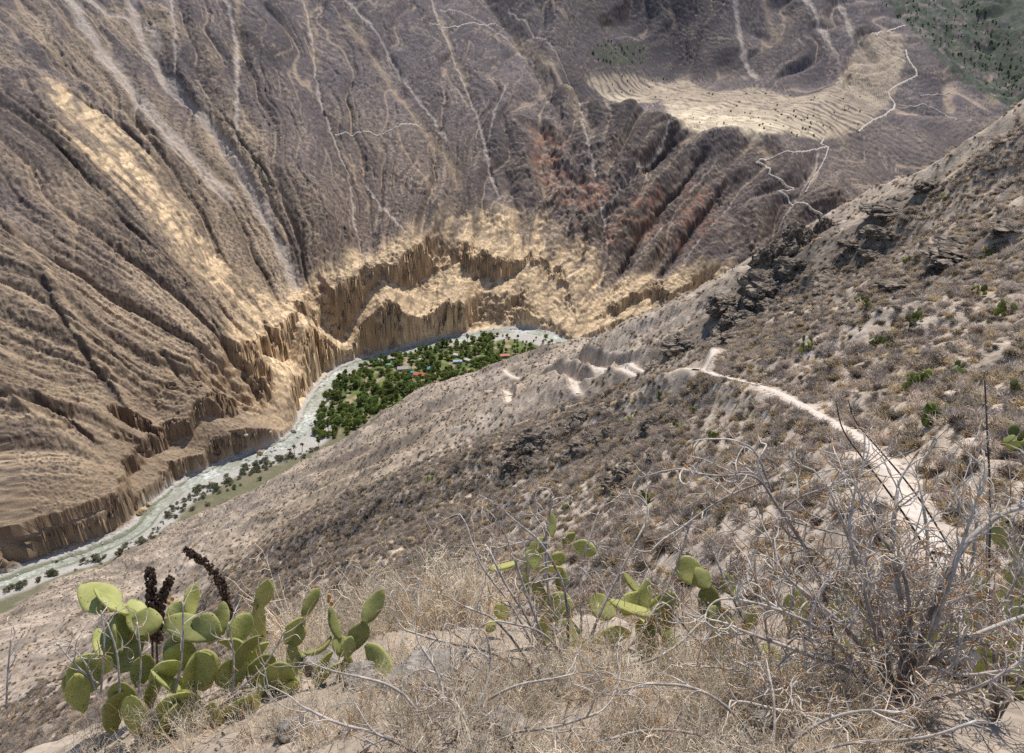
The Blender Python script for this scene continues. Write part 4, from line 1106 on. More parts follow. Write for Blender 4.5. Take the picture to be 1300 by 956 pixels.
def cover(name, pts, zs, protos, mat, smin_, smax_):
    me = bpy.data.meshes.new(name); co = np.c_[pts, zs].astype(np.float32); n = len(co)
    me.vertices.add(n); me.vertices.foreach_set('co', co.ravel())
    a = me.attributes.new('rot', 'FLOAT_VECTOR', 'POINT'); rv_ = np.c_[RNG.uniform(-.25, .25, n), RNG.uniform(-.25, .25, n), RNG.uniform(0, 6.28, n)].astype(np.float32); a.data.foreach_set('vector', rv_.ravel())
    a = me.attributes.new('size', 'FLOAT', 'POINT'); a.data.foreach_set('value', RNG.uniform(smin_, smax_, n).astype(np.float32))
    a = me.attributes.new('pick', 'INT', 'POINT'); a.data.foreach_set('value', RNG.integers(0, len(protos), n).astype(np.int32))
    o = bpy.data.objects.new(name, me); link(o); tag(o, kind='stuff')
    ng = bpy.data.node_groups.new(name, 'GeometryNodeTree')
    ng.interface.new_socket('Geometry', in_out='INPUT', socket_type='NodeSocketGeometry'); ng.interface.new_socket('Geometry', in_out='OUTPUT', socket_type='NodeSocketGeometry')
    gi = ng.nodes.new('NodeGroupInput'); go = ng.nodes.new('NodeGroupOutput'); ip = ng.nodes.new('GeometryNodeInstanceOnPoints'); gj = ng.nodes.new('GeometryNodeJoinGeometry')
    mp = ng.nodes.new('GeometryNodeMeshToPoints'); ng.links.new(gi.outputs[0], mp.inputs[0]); ng.links.new(mp.outputs[0], ip.inputs['Points'])
    insts = []
    for q in reversed(protos):
        oi = ng.nodes.new('GeometryNodeObjectInfo'); oi.inputs['Object'].default_value = q; oi.inputs['As Instance'].default_value = True; oi.transform_space = 'ORIGINAL'
        ng.links.new(oi.outputs['Geometry'], gj.inputs[0])
    ng.links.new(gj.outputs[0], ip.inputs['Instance']); ip.inputs['Pick Instance'].default_value = True
    for nm, dt, sock in (('rot', 'FLOAT_VECTOR', 'Rotation'), ('size', 'FLOAT', 'Scale'), ('pick', 'INT', 'Instance Index')):
        na = ng.nodes.new('GeometryNodeInputNamedAttribute'); na.data_type = dt; na.inputs[0].default_value = nm
        if sock == 'Rotation':
            er = ng.nodes.new('FunctionNodeEulerToRotation'); ng.links.new(na.outputs[0], er.inputs[0]); ng.links.new(er.outputs[0], ip.inputs[sock])
        else: ng.links.new(na.outputs[0], ip.inputs[sock])
    ng.links.new(ip.outputs[0], go.inputs[0])
    md = o.modifiers.new('scatter', 'NODES'); md.node_group = ng
    return o
cover('dry_scrub', P[rest], z[rest] - .05, proto_objs, M_TWIG, .5, 1.4)

# ------------------------------------------------------------------ small prickly pear clumps and green shrubs dotted over the near slope
def clump_mb(seed):
    rg = np.random.default_rng(seed); m = MB(); v, f = ico(2)
    for k in range(9):
        a = rg.uniform(0, 6.28); h = rg.uniform(.15, .85); p = np.array([math.cos(a) * rg.uniform(.05, .55), math.sin(a) * rg.uniform(.05, .55), h])
        q = v * np.array([.17, .035, .24]) * rg.uniform(.8, 1.2); e = rg.uniform(-.9, .9); ct, st = math.cos(e), math.sin(e)
        q = q @ np.array([[1, 0, 0], [0, ct, -st], [0, st, ct]]).T @ rotz(rg.uniform(0, 6.28)).T
        m.add(q + p, f, np.array((.30, .33, .12)) * rg.uniform(.6, 1.35))
    m.tube([(0, 0, -.1), (.05, 0, .3), (0, .05, .6)], [.09, .07, .04], 6, np.array((.2, .16, .11))); return m
CL = [clump_mb(901 + i).mesh('cactus_clump', True) for i in range(4)]
cp = [(1155, 415), (1165, 405), (1125, 445), (1112, 440), (1240, 375), (1290, 500), (1160, 495), (1168, 492), (1090, 385), (1098, 392), (1250, 330), (1150, 335), (1180, 540), (1200, 545), (1185, 535), (1280, 495), (1020, 445), (1060, 395), (880, 525), (872, 535), (860, 545), (868, 515),
      (840, 505), (855, 510), (800, 535), (780, 560), (775, 640), (720, 600), (690, 605), (760, 625), (640, 620), (565, 660), (820, 640), (850, 660), (905, 560), (930, 540), (1215, 480), (1230, 470), (1275, 400), (1260, 290), (1200, 255), (1105, 300), (990, 330), (870, 330 + 60), (910, 380), (690, 530), (720, 650), (600, 640), (545, 610), (1020, 560), (990, 575), (1260, 560), (1285, 580), (1290, 280)]
for i, (p, k) in enumerate(zip(hit([q[0] for q in cp[::2] + cp[1:12:2]], [q[1] for q in cp[::2] + cp[1:12:2]], 14, 900), range(999))):
    o = obj('cactus_clump', CL[k % 4], M_LEAF, None, (p[0], p[1], p[2] - .08)); s = rnd(.75, 1.35) * (1 + np.linalg.norm(p) / 400); o.scale = (s, s, s); o.rotation_euler.z = rnd(0, 6.28)
    tag(o, 'small green prickly pear clump standing in the dry scrub of the near slope', 'cactus', 'small prickly pears in the scrub')
print('scrub', len(rest))

# loose stones kicked to the edges of the footpath
fp = densify(FOOTPATH, .9); PST = [rock_mb(930 + i, 2, .7, .25, (.33, .28, .23), (.52, .46, .40)).mesh('stone') for i in range(4)]
for i, q in enumerate(fp):
    for sd_n in (-1, 1):
        if random.random() < .45: continue
        x, y = q[0] + sd_n * rnd(.5, 1.1), q[1] + rnd(-.4, .4); k = rnd(.12, .38)
        o = obj('stone', PST[i % 4], M_ROCK, None, (x, y, gz(x, y) - k * .1)); o.scale = (k, k, k * .8); o.rotation_euler.z = rnd(0, 6.28); tag(o, 'loose pale stone at the edge of the footpath', 'stone', 'loose stones along the footpath')
# ------------------------------------------------------------------ foreground: prickly pears
def mat_pad():
    m, nt, b = nodes('cactus_pad')
    tc = N(nt, 'ShaderNodeTexCoord'); oi = N(nt, 'ShaderNodeObjectInfo'); at_ = N(nt, 'ShaderNodeAttribute', attribute_name='Col')
    nz = N(nt, 'ShaderNodeTexNoise', Scale=9.0, Detail=6.0, Roughness=.65); L(nt, tc.outputs['Object'], nz.inputs['Vector'])
    cr = N(nt, 'ShaderNodeValToRGB'); e = cr.color_ramp.elements; e[0].position = .3; e[0].color = (.29, .32, .10, 1); e[1].position = .72; e[1].color = (.60, .58, .23, 1)
    L(nt, nz.outputs['Fac'], cr.inputs['Fac'])
    # yellowing differs from pad to pad and along the rim
    mx = N(nt, 'ShaderNodeMix', data_type='RGBA'); mx.inputs[7].default_value = (.60, .55, .16, 1)
    ml = N(nt, 'ShaderNodeMath', operation='MULTIPLY'); L(nt, at_.outputs['Fac'], ml.inputs[0]); ml.inputs[1].default_value = .75
    L(nt, ml.outputs[0], mx.inputs[0]); L(nt, cr.outputs['Color'], mx.inputs[6])
    mr = N(nt, 'ShaderNodeMapRange'); mr.inputs[3].default_value = .70; mr.inputs[4].default_value = 1.25; L(nt, oi.outputs['Random'], mr.inputs[0])
    m3 = N(nt, 'ShaderNodeMix', data_type='RGBA', blend_type='MULTIPLY'); m3.inputs[0].default_value = 1; L(nt, mx.outputs[2], m3.inputs[6]); L(nt, mr.outputs[0], m3.inputs[7])
    # corky scars
    n3_ = N(nt, 'ShaderNodeTexNoise', Scale=5.0, Detail=8.0, Roughness=.7); L(nt, tc.outputs['Object'], n3_.inputs['Vector'])
    c3 = N(nt, 'ShaderNodeMapRange'); c3.inputs[1].default_value = .57; c3.inputs[2].default_value = .68; c3.inputs[4].default_value = .8; L(nt, n3_.outputs['Fac'], c3.inputs[0])
    m4 = N(nt, 'ShaderNodeMix', data_type='RGBA'); m4.inputs[7].default_value = (.33, .28, .17, 1); L(nt, c3.outputs[0], m4.inputs[0]); L(nt, m3.outputs[2], m4.inputs[6])
    # areoles: dark dots with a pale rim in a loose grid
    vo = N(nt, 'ShaderNodeTexVoronoi', Scale=38.0); vo.inputs['Randomness'].default_value = .45; L(nt, tc.outputs['Object'], vo.inputs['Vector'])
    d1 = N(nt, 'ShaderNodeMapRange'); d1.inputs[1].default_value = .11; d1.inputs[2].default_value = .17; d1.inputs[3].default_value = .8; d1.inputs[4].default_value = 0; L(nt, vo.outputs['Distance'], d1.inputs[0])
    m5 = N(nt, 'ShaderNodeMix', data_type='RGBA'); m5.inputs[7].default_value = (.10, .085, .04, 1); L(nt, d1.outputs[0], m5.inputs[0]); L(nt, m4.outputs[2], m5.inputs[6])
    L(nt, m5.outputs[2], b.inputs['Base Color']); b.inputs['Roughness'].default_value = .55; b.inputs['Specular IOR Level'].default_value = .3
    hs = N(nt, 'ShaderNodeMath', operation='MULTIPLY_ADD'); hs.inputs[1].default_value = -.5; L(nt, d1.outputs[0], hs.inputs[0]); L(nt, n3_.outputs['Fac'], hs.inputs[2])
    bp = N(nt, 'ShaderNodeBump', Strength=.55, Distance=.012); L(nt, hs.outputs[0], bp.inputs['Height']); L(nt, bp.outputs['Normal'], b.inputs['Normal'])
    tr = N(nt, 'ShaderNodeBsdfTranslucent'); L(nt, m5.outputs[2], tr.inputs['Color'])
    ms = N(nt, 'ShaderNodeMixShader'); ms.inputs[0].default_value = .30; L(nt, b.outputs[0], ms.inputs[1]); L(nt, tr.outputs[0], ms.inputs[2]); L(nt, ms.outputs[0], nt.nodes['Material Output'].inputs['Surface'])
    return m
M_PAD = mat_pad()
M_CORK = mat_plain('cactus_stem', (.10, .075, .05), (.26, .21, .15), 8, bump=.6, bdist=.02)
M_FRUIT = mat_plain('cactus_fruit', (.50, .20, .06), (.62, .36, .10), 20, rough=.5)

def pad_mesh(name, l, w, th, bend, seed, yellow=0.0, nl=18, nc=20):
    """a fleshy pad: egg-shaped outline narrow at the base, plump in the middle, gently bent and wavy"""
    rg = np.random.default_rng(seed); ph = rg.uniform(0, 6.28, 3); V = []; Cc = []
    for i in range(nl + 1):
        s = i / nl; prof = (math.sin(math.pi * min(s ** .80, 1)) ** .62) * (.78 + .35 * s) if 0 < s < 1 else 0.0
        prof = max(prof, .30 * (1 - s / .12)) if s < .12 else prof
        hw = w * .5 * prof * (1 + .06 * math.sin(5 * s + ph[0]) + .025 * math.sin(13 * s + ph[2]))
        ht = th * .5 * (min(1, prof * 1.15) ** .7) if s < 1 else 0
        for j in range(nc):
            a = 2 * math.pi * j / nc; ca, sa = math.cos(a), math.sin(a)
            x = hw * ca; y = ht * math.copysign(abs(sa) ** .75, sa)
            y += bend * (s - .5) ** 2 * l * 1.3 + .12 * bend * (x / w) ** 2 * l + .045 * w * math.sin(6 * s + ph[1]) * ca
            V.append((x, y, s * l)); Cc.append(np.full(3, np.clip(yellow + .5 * max(0, .14 - s) * 6 + .45 * max(0, abs(ca) - .9) * 10 * .6 + .25 * max(0, s - .8) * 5 * .4, 0, 1)))
    f = [(i * nc + j, i * nc + (j + 1) % nc, (i + 1) * nc + (j + 1) % nc, (i + 1) * nc + j) for i in range(nl) for j in range(nc)]
    f.append(tuple(reversed(range(nc))))
    m = MB(); m.add(np.array(V), f, np.array(Cc)); return m.mesh(name, True)

VIEW = np.array([0, -CP, SP])
def place_pad(parent, base, tip, wpx, t, roll, dt=0.0, yellow=0.0, bend=.25, origin=np.zeros(3), label=None):
    """a pad from its base to its tip; roll 0 shows its face to the viewer, 90 its edge; dt leans the tip away"""
    A = at(*base, t); B = at(*tip, t + dt); ax = B - A; l = float(np.linalg.norm(ax)); ax /= l
    mid = (A + B) / 2; vw = -mid / np.linalg.norm(mid)
    yv = vw - ax * (vw @ ax); yv /= np.linalg.norm(yv); xv = np.cross(yv, ax)
    c, s_ = math.cos(R(roll)), math.sin(R(roll)); x2 = c * xv + s_ * yv; y2 = np.cross(ax, x2)
    me = pad_mesh('pad', l, wpx * t / F, .028 + .02 * abs(bend), random.randrange(9999), yellow, bend) if False else pad_mesh('pad', l, wpx * 1.08 * t / F, .030, bend, random.randrange(9999), yellow)
    o = obj('pad', me, M_PAD, parent)
    M = Matrix(((x2[0], y2[0], ax[0], A[0] - origin[0]), (x2[1], y2[1], ax[1], A[1] - origin[1]), (x2[2], y2[2], ax[2], A[2] - origin[2]), (0, 0, 0, 1)))
    o.matrix_local = M
    return o

def pear(label, foot, t, pads, stem=None, fruits=(), group=None):
    """one prickly pear plant: foot pixel on its stem, pads as (base, tip, width, roll, lean, yellow[, dt0])"""
    o0 = at(*foot, t); g = gz(o0[0], o0[1]); o0 = np.array([o0[0], o0[1], g])
    r = thing('prickly_pear', label, 'cactus', tuple(o0), 0, group)
    for p in pads:
        b_, tp_, w, roll, lean, ye = p[:6]; d0 = p[6] if len(p) > 6 else 0.0; bend = p[7] if len(p) > 7 else rnd(.08, .35)
        place_pad(r, b_, tp_, w, t + d0, roll, lean, ye, bend, o0)
    m = MB(); top = at(foot[0], foot[1] - 25, t) - o0
    for k in range(3):
        a = np.array([rnd(-.06, .06), rnd(-.06, .06), -.1]); m.tube([a, a * .3 + top * .5 + np.array([rnd(-.04, .04), 0, 0]), top + np.array([rnd(-.08, .08), rnd(-.03, .03), 0])], [.035, .032, .02], 8)
    obj('stem', m.mesh('stem', True), M_CORK, r)
    for (u, v, s) in fruits:
        m = MB(); vv, ff = ico(2); p_ = at(u, v, t) - o0; m.add(vv * np.array([.55, .55, 1]) * s * t / F + p_, ff); obj('fruit', m.mesh('fruit', True), M_FRUIT, r)
    return r

# the big plant, lower left
TL = 4.2
pear('large spreading prickly pear with overlapping pads at the lower left of the lip', (215, 925), TL, [
    # base, tip, width, roll, lean, yellow, depth offset
    ((150, 776), (104, 744), 46, 25, .10, .25, .0), ((160, 782), (118, 748), 34, 75, .05, .05, -.03),
    ((163, 852), (150, 776), 54, -30, .05, .05, .05), ((150, 828), (142, 778), 34, 80, 0, 0, -.02),
    ((176, 790), (168, 762), 26, 10, .1, .1, .10), ((182, 808), (190, 771), 36, -8, .06, .12, .02), ((186, 815), (160, 772), 28, 55, .0, .05, .06),
    ((140, 840), (122, 800), 24, 20, .1, .15, .1), ((122, 872), (92, 838), 46, 10, -.10, -.0, -.05), ((95, 868), (136, 826), 48, 30, -.1, .0, .0),
    ((240, 785), (246, 740), 20, 12, .05, .75, .06), ((218, 792), (240, 762), 30, 5, .04, .0, .05), ((208, 800), (238, 784), 22, 50, .0, .0, .08),
    ((280, 806), (208, 790), 36, 15, -.05, .05, .0), ((281, 806), (244, 788), 36, -20, .02, .0, -.04),
    ((214, 838), (240, 800), 34, -25, -.04, .0, .03), ((222, 852), (236, 812), 38, 10, -.05, .05, .0),
    ((281, 806), (284, 763), 19, -12, .05, .15, .12), ((292, 814), (318, 778), 30, 10, .06, .0, .1), ((280, 812), (322, 826), 22, 60, .0, .4, .02),
    ((292, 848), (330, 800), 26, 50, .0, .1, -.12, .5), ((300, 850), (340, 812), 30, 62, .05, .05, .05),
    ((262, 872), (246, 828), 48, 20, -.1, .12, -.10), ((240, 866), (272, 830), 40, -15, -.12, .28, -.14), ((195, 868), (226, 834), 34, 40, -.05, .0, -.1),
    ((235, 880), (190, 852), 34, 65, -.1, .05, -.08), ((300, 872), (288, 836), 40, 10, -.05, .0, -.1), ((318, 866), (345, 828), 34, 30, .0, .0, .0),
    ((340, 868), (372, 845), 36, 20, -.1, .0, -.1), ((330, 860), (355, 842), 24, 70, .0, .1, .05), ((205, 908), (238, 872), 34, 40, -.1, .15, -.2), ((160, 905), (150, 862), 32, -25, -.1, .05, -.15), ((285, 915), (318, 880), 32, 50, -.1, .1, -.2), ((175, 870), (185, 828), 28, 15, .0, .2, -.05),
] + [((u, v), (u + du, v - h), w, rl, -.08, ye, d0) for u, v, du, h, w, rl, ye, d0 in [
    (105, 900, -14, 46, 30, 20, .1, -.1), (140, 925, 10, 52, 34, 35, .2, -.15), (175, 930, -8, 50, 32, -30, .0, -.2), (205, 945, 16, 55, 34, 55, .3, -.25), (238, 925, -12, 52, 36, 15, .05, -.2), (262, 940, 14, 50, 32, -40, .15, -.25),
    (300, 930, 10, 50, 34, 30, .0, -.2), (335, 925, -14, 52, 32, 60, .25, -.15), (360, 905, 12, 44, 28, 25, .1, -.1), (188, 895, 14, 46, 30, 65, .35, -.05), (250, 900, -18, 44, 30, -60, .2, -.1), (330, 890, 16, 42, 30, -30, .0, -.05),
    (90, 885, -6, 36, 24, 45, .3, .0), (352, 880, 12, 40, 28, 20, .2, .0), (375, 890, -8, 40, 26, -35, .1, .0)]], fruits=[(214, 765, 4), (219, 760, 4)])
pear('prickly pear with two upright pads leaning left beside the dry weeds', (400, 880), 4.5, [
    ((384, 784), (404, 746), 17, 20, .06, .3, .0), ((362, 816), (386, 782), 22, 25, .0, .2, .0), ((370, 822), (384, 790), 22, -20, .0, -.0, .0),
    ((386, 870), (366, 816), 26, 30, 0, .05, 0), ((392, 866), (380, 830), 22, 10, 0, .3, .04)])
pear('prickly pear with one long pad pointing up right and orange fruit at its top', (438, 905), 4.1, [
    ((462, 791), (486, 748), 24, 10, .06, .05, .0), ((446, 824), (464, 788), 26, 12, .0, .0, .0), ((468, 818), (499, 862), 27, 18, -.08, .0, .02),
    ((430, 812), (417, 770), 14, 30, .03, .05, .0), ((440, 834), (426, 806), 22, 20, 0, .05, .0), ((438, 835), (446, 806), 18, 10, .0, .1, -.02),
    ((424, 815), (388, 836), 18, 78, -.05, .3, .0, .6), ((396, 866), (420, 824), 17, 48, .0, .15, -.05), ((398, 872), (431, 838), 16, 70, .0, .4, -.05),
    ((438, 885), (440, 830), 26, 30, .0, .1, .05)], fruits=[(418, 757, 4.5), (421, 766, 4), (417, 763, 3.5)])
pear('small isolated prickly pear half hidden among dry weed stems', (328, 850), 6.0, [
    ((332, 770), (340, 734), 22, 20, .0, .0, .0), ((322, 790), (328, 752), 18, 60, .0, .0, .0), ((326, 835), (330, 766), 22, 30, .0, .0, .0)])
pear('tall prickly pear rising behind the tangled twigs in the middle', (688, 905), 4.6, [
    ((700, 682), (700, 651), 13, 15, .05, .2, .05), ((672, 708), (692, 682), 20, 10, .04, .0, .05), ((676, 722), (674, 697), 24, -8, .03, .05, .0),
    ((656, 716), (620, 724), 20, 66, .0, .45, .0), ((682, 722), (715, 722), 22, 68, .0, .35, .0, .1), ((728, 690), (757, 702), 22, 10, .0, .0, .0), ((714, 690), (730, 676), 14, 40, .0, .3, .05),
    ((705, 718), (712, 700), 20, 20, .0, .0, .08), ((712, 750), (714, 722), 18, 30, .0, .0, .1), ((690, 775), (680, 732), 26, -45, .0, .05, .0), ((668, 760), (666, 722), 14, 60, .0, .0, .05),
    ((722, 785), (694, 756), 38, 8, -.05, .0, .0), ((738, 816), (704, 790), 30, 18, -.05, .45, -.05), ((735, 824), (766, 806), 20, 55, -.05, .5, -.02), ((755, 812), (800, 800), 24, 30, .0, .2, -.02),
    ((690, 840), (690, 770), 30, 50, .0, .0, .1), ((640, 785), (632, 764), 20, 20, .0, .4, .3), ((628, 800), (618, 790), 18, 30, .0, .3, .3), ((668, 865), (650, 830), 34, 20, -.05, .1, .0)])
pear('prickly pear with a big yellow pad and pale ribbed pads right of the tangle', (835, 905), 4.3, [
    ((776, 786), (752, 756), 32, 12, .05, .1, .1), ((790, 780), (812, 752), 26, 25, .05, .1, .12), ((830, 770), (788, 728), 14, 55, .1, .35, .2), ((815, 778), (822, 733), 20, 30, .05, .1, .1),
    ((832, 783), (772, 764), 22, 52, .0, .55, -.02), ((826, 800), (860, 752), 40, -18, -.05, .85, .0), ((832, 790), (842, 762), 22, 30, .0, .1, -.05), ((828, 815), (806, 788), 26, 40, .0, .3, .0),
    ((850, 812), (836, 784), 22, 30, .0, .0, .02), ((815, 838), (828, 800), 28, 20, -.05, .0, .0), ((826, 840), (798, 868), 22, 20, -.1, .9, -.05), ((860, 830), (840, 800), 26, 30, .0, .0, .1),
    ((848, 880), (842, 820), 36, 40, .0, .0, .1), ((800, 930), (808, 880), 40, 20, -.1, .1, -.1), ((850, 940), (846, 880), 44, -20, -.1, .1, -.1)])
pear('prickly pear with ribbed round pads behind the right hand dead shrub', (925, 900), 4.7, [
    ((885, 742), (864, 706), 34, 12, .05, .2, .0), ((900, 745), (880, 722), 26, 35, .0, .1, .0), ((930, 755), (918, 728), 22, 30, .0, .0, .0), ((905, 790), (896, 742), 34, 25, .0, .05, .0),
    ((930, 808), (898, 770), 34, 15, .0, .0, -.03), ((945, 800), (962, 770), 24, 20, .0, .2, .0), ((925, 850), (905, 800), 34, 20, .0, .05, -.05), ((960, 845), (945, 810), 34, 40, .0, .0, .0),
    ((990, 838), (968, 822), 30, 60, -.05, .8, -.05), ((1005, 800), (1000, 752), 22, 30, .0, .1, .2), ((1020, 790), (1010, 746), 24, 40, .0, .15, .25), ((980, 880), (960, 840), 40, 20, .0, .1, 0), ((920, 930), (915, 870), 44, 10, -.1, .1, -.1)])
pear('prickly pear with tall pale pads at the right edge behind the dead shrub', (1275, 900), 4.9, [
    ((1278, 694), (1258, 664), 20, 25, .0, .1, .2), ((1272, 666), (1266, 640), 9, 40, .0, .1, .2), ((1295, 712), (1285, 690), 16, 30, .0, .1, .2), ((1296, 745), (1280, 712), 30, 20, .0, .3, .1),
    ((1250, 770), (1240, 725), 22, 30, .0, .1, .2), ((1280, 790), (1276, 745), 26, 10, .0, .2, .1), ((1300, 800), (1296, 758), 26, -20, .0, .15, .1), ((1240, 800), (1228, 770), 26, 40, .0, .2, .2),
    ((1262, 840), (1252, 795), 34, 15, .0, .1, .0), ((1290, 850), (1284, 800), 32, -10, .0, .1, .0), ((1240, 860), (1262, 835), 30, 50, .0, .7, .0), ((1278, 846), (1300, 862), 24, 60, .0, .4, -.1), ((1210, 830), (1204, 790), 26, 25, .0, .15, .2),
    ((1285, 920), (1275, 860), 44, 20, -.1, .1, -.1), ((1240, 930), (1246, 870), 40, -15, -.1, .1, -.1)])
pear('prickly pear mostly hidden under the dense base of the dead shrub', (1090, 900), 5.0, [
    ((1080, 770), (1070, 732), 24, 20, .0, .1, .2), ((1100, 790), (1096, 740), 24, 30, .0, .2, .2), ((1068, 800), (1060, 760), 28, 10, .0, .0, .1), ((1110, 830), (1104, 790), 30, 20, .0, .1, .1), ((1060, 850), (1066, 806), 34, 25, .0, .1, .0),
    ((1150, 800), (1160, 760), 26, 40, .0, .3, .2), ((1180, 830), (1176, 785), 28, 20, .0, .2, .2), ((1130, 700), (1120, 690), 12, 30, .0, .1, .4)])

# ------------------------------------------------------------------ dead shrubs: crooked whitish branches with rusty tips
M_BRANCH = mat_attr('dead_branch', scale=28, amt=.42, bump=.6, bscale=60, bdist=.006)
BASE, PALE, TIP = np.array((.19, .16, .14)), np.array((.64, .56, .48)), np.array((.40, .225, .10))

def smooth_path(p, n=3): return chaikin(np.array(p, float), n)

class Shrub:
    def __init__(s, seed): s.rg = np.random.default_rng(seed); s.br = MB(); s.tw = MB(); s.tp = MB()
    def limb(s, pts, r0, r1, col0=BASE, col1=PALE, k=7):
        pts = smooth_path(pts, 2); t = np.linspace(0, 1, len(pts)); c = col0 * (1 - t[:, None]) + col1 * t[:, None]
        c = c * (1 + .18 * s.rg.normal(size=len(pts)))[:, None]
        s.br.tube(pts, r0 + (r1 - r0) * t, k, np.clip(c, .03, .8)); return pts
    def grow(s, p, d, l, r, lev, curl=1.0, up=.25):
        """a crooked twig that forks; the last order ends in a rusty bud-tip"""
        rg = s.rg; n = 6; pts = [p]; d = d / np.linalg.norm(d); ax = rg.normal(size=3); ax /= np.linalg.norm(ax)
        sw = rg.normal(0, .30) * curl
        for i in range(n):
            d = d + np.cross(ax, d) * sw + rg.normal(size=3) * .10 * curl + np.array([0, 0, up * .12]); d /= np.linalg.norm(d)
            pts.append(pts[-1] + d * l / n)
        pts = np.array(pts); tw = smooth_path(pts, 1); t = np.linspace(0, 1, len(tw))
        last = lev == 0
        tone = rg.uniform(.62, 1.15)
        c = PALE * tone * np.ones((len(tw), 1))
        if last or rg.uniform() < .15:
            q = np.clip((t - .42) / .2, 0, 1)[:, None] * (rg.uniform() < .88); c = c * (1 - q) + TIP * rg.uniform(.7, 1.6) * q
        s.tw.tube(tw, r * (1 - .40 * t), 4 if lev < 2 else 5, np.clip(c, .02, .85))
        if lev > 0:
            nb = rg.integers(2, 5)
            for b in range(nb):
                i = rg.integers(2, n + 1) if b else n
                dd = (pts[i] - pts[i - 1]); dd /= np.linalg.norm(dd); side = np.cross(dd, rg.normal(size=3)); side /= np.linalg.norm(side) + 1e-9
                s.grow(pts[i], dd + side * rg.uniform(.5, 1.2), l * rg.uniform(.5, .85), r * rg.uniform(.6, .75), lev - 1, curl, up)
    def finish(s, name, label, cat, loc, group=None):
        r = thing(name, label, cat, loc, 0, group)
        if s.br.v: obj('branches', s.br.mesh('branches', True), M_BRANCH, r)
        if s.tw.v and s.tw is not s.br: obj('twigs', s.tw.mesh('twigs', True), M_BRANCH, r)
        return r

def along(pts, q):
    L_ = np.concatenate([[0], np.cumsum(np.linalg.norm(np.diff(pts, axis=0), axis=1))]); k = q * L_[-1]
    p = np.array([np.interp(k, L_, pts[:, i]) for i in range(3)]); e = np.array([np.interp(min(k + .03, L_[-1]), L_, pts[:, i]) for i in range(3)])
    f = np.array([np.interp(max(k - .03, 0), L_, pts[:, i]) for i in range(3)])
    return p, (e - f) / (np.linalg.norm(e - f) + 1e-9)

def dead_shrub(label, foot, t, limbs, seed, twig_l=.34, twig_r=.0075, lev=2, dens=9, up=.3, r0=.022, dark=True, merge=False):
    """limbs: list of lines of (pixel, pixel, distance); twigs sprout along each"""
    o0 = at(*foot, t); o0[2] = gz(o0[0], o0[1]) - .02
    s = Shrub(seed)
    if merge: s.tw = s.br
    for li in limbs:
        thick = li[0] * .62; pts = np.array([at(*q) for q in li[1:]]) - o0
        pp = s.limb(pts, thick, max(thick * .45, .005), BASE if dark else PALE * .7, PALE * .85)
        n = int(dens * np.linalg.norm(np.diff(pts, axis=0), axis=1).sum())
        for _ in range(n):
            q = s.rg.uniform(.22, 1.0); p, d = along(pp, q); side = np.cross(d, s.rg.normal(size=3)); side /= np.linalg.norm(side) + 1e-9
            s.grow(p, d * s.rg.uniform(.2, 1) + side * s.rg.uniform(.5, 1.1) + np.array([0, 0, up]), twig_l * s.rg.uniform(.5, 1.15), twig_r * s.rg.uniform(.6, 1.1), lev if s.rg.uniform() < .6 else lev - 1, 1.0, up)
        p, d = along(pp, 1.0); s.grow(p, d, twig_l, max(twig_r, thick * .4), lev, 1.0, up)
    return s.finish('dead_shrub', label, 'shrub', tuple(o0))

T1 = 3.6
dead_shrub('big leafless dead shrub with crooked pale branches and rusty tips filling the right', (1135, 900), T1, [
    (.026, (1135, 890, T1), (1120, 800, T1 + .1), (1085, 700, T1 + .2), (1060, 640, T1 + .2)),
    (.026, (1140, 890, T1), (1150, 790, T1), (1130, 690, T1), (1140, 620, T1 + .05)),
    (.030, (1145, 890, T1), (1180, 780, T1 - .1), (1215, 700, T1 - .1), (1262, 655, T1 - .05), (1310, 640, T1)),
    (.024, (1138, 892, T1), (1105, 830, T1 - .1), (1045, 770, T1 - .15), (1000, 735, T1 - .1)),
    (.026, (1150, 892, T1), (1190, 830, T1 - .2), (1250, 800, T1 - .25), (1320, 775, T1 - .2)),
    (.022, (1145, 892, T1), (1170, 770, T1 + .2), (1180, 690, T1 + .3), (1170, 630, T1 + .3)),
    (.022, (1130, 892, T1), (1080, 850, T1 - .2), (1010, 825, T1 - .3), (940, 800, T1 - .3)),
    (.022, (1150, 892, T1), (1205, 800, T1 + .1), (1235, 720, T1 + .2), (1240, 660, T1 + .2)),
    (.020, (1140, 892, T1), (1110, 780, T1 + .3), (1040, 700, T1 + .4), (1010, 690, T1 + .4)),
    (.018, (1140, 892, T1), (1165, 840, T1 - .3), (1215, 860, T1 - .35), (1280, 850, T1 - .3)),
    (.018, (1130, 892, T1), (1060, 880, T1 - .3), (990, 870, T1 - .35), (930, 850, T1 - .3)),
    (.016, (1135, 892, T1), (1100, 760, T1 - .2), (1075, 680, T1 - .2), (1085, 625, T1 - .2)), (.016, (1150, 892, T1), (1200, 760, T1 - .3), (1225, 680, T1 - .3), (1245, 620, T1 - .3)),
    (.016, (1145, 892, T1), (1160, 740, T1 - .1), (1110, 670, T1 - .1), (1095, 640, T1)), (.015, (1150, 892, T1), (1230, 830, T1), (1290, 740, T1), (1310, 690, T1)), (.015, (1130, 892, T1), (1050, 800, T1 - .3), (980, 770, T1 - .4), (930, 760, T1 - .4)),
    (.014, (1140, 892, T1), (1075, 790, T1 + .1), (1020, 760, T1 + .1), (985, 700, T1 + .2)), (.014, (1150, 892, T1), (1235, 880, T1 - .5), (1310, 830, T1 - .5)), (.014, (1130, 895, T1), (1060, 910, T1 - .5), (980, 900, T1 - .6)),
], 71, .20, .0052, 2, 15)
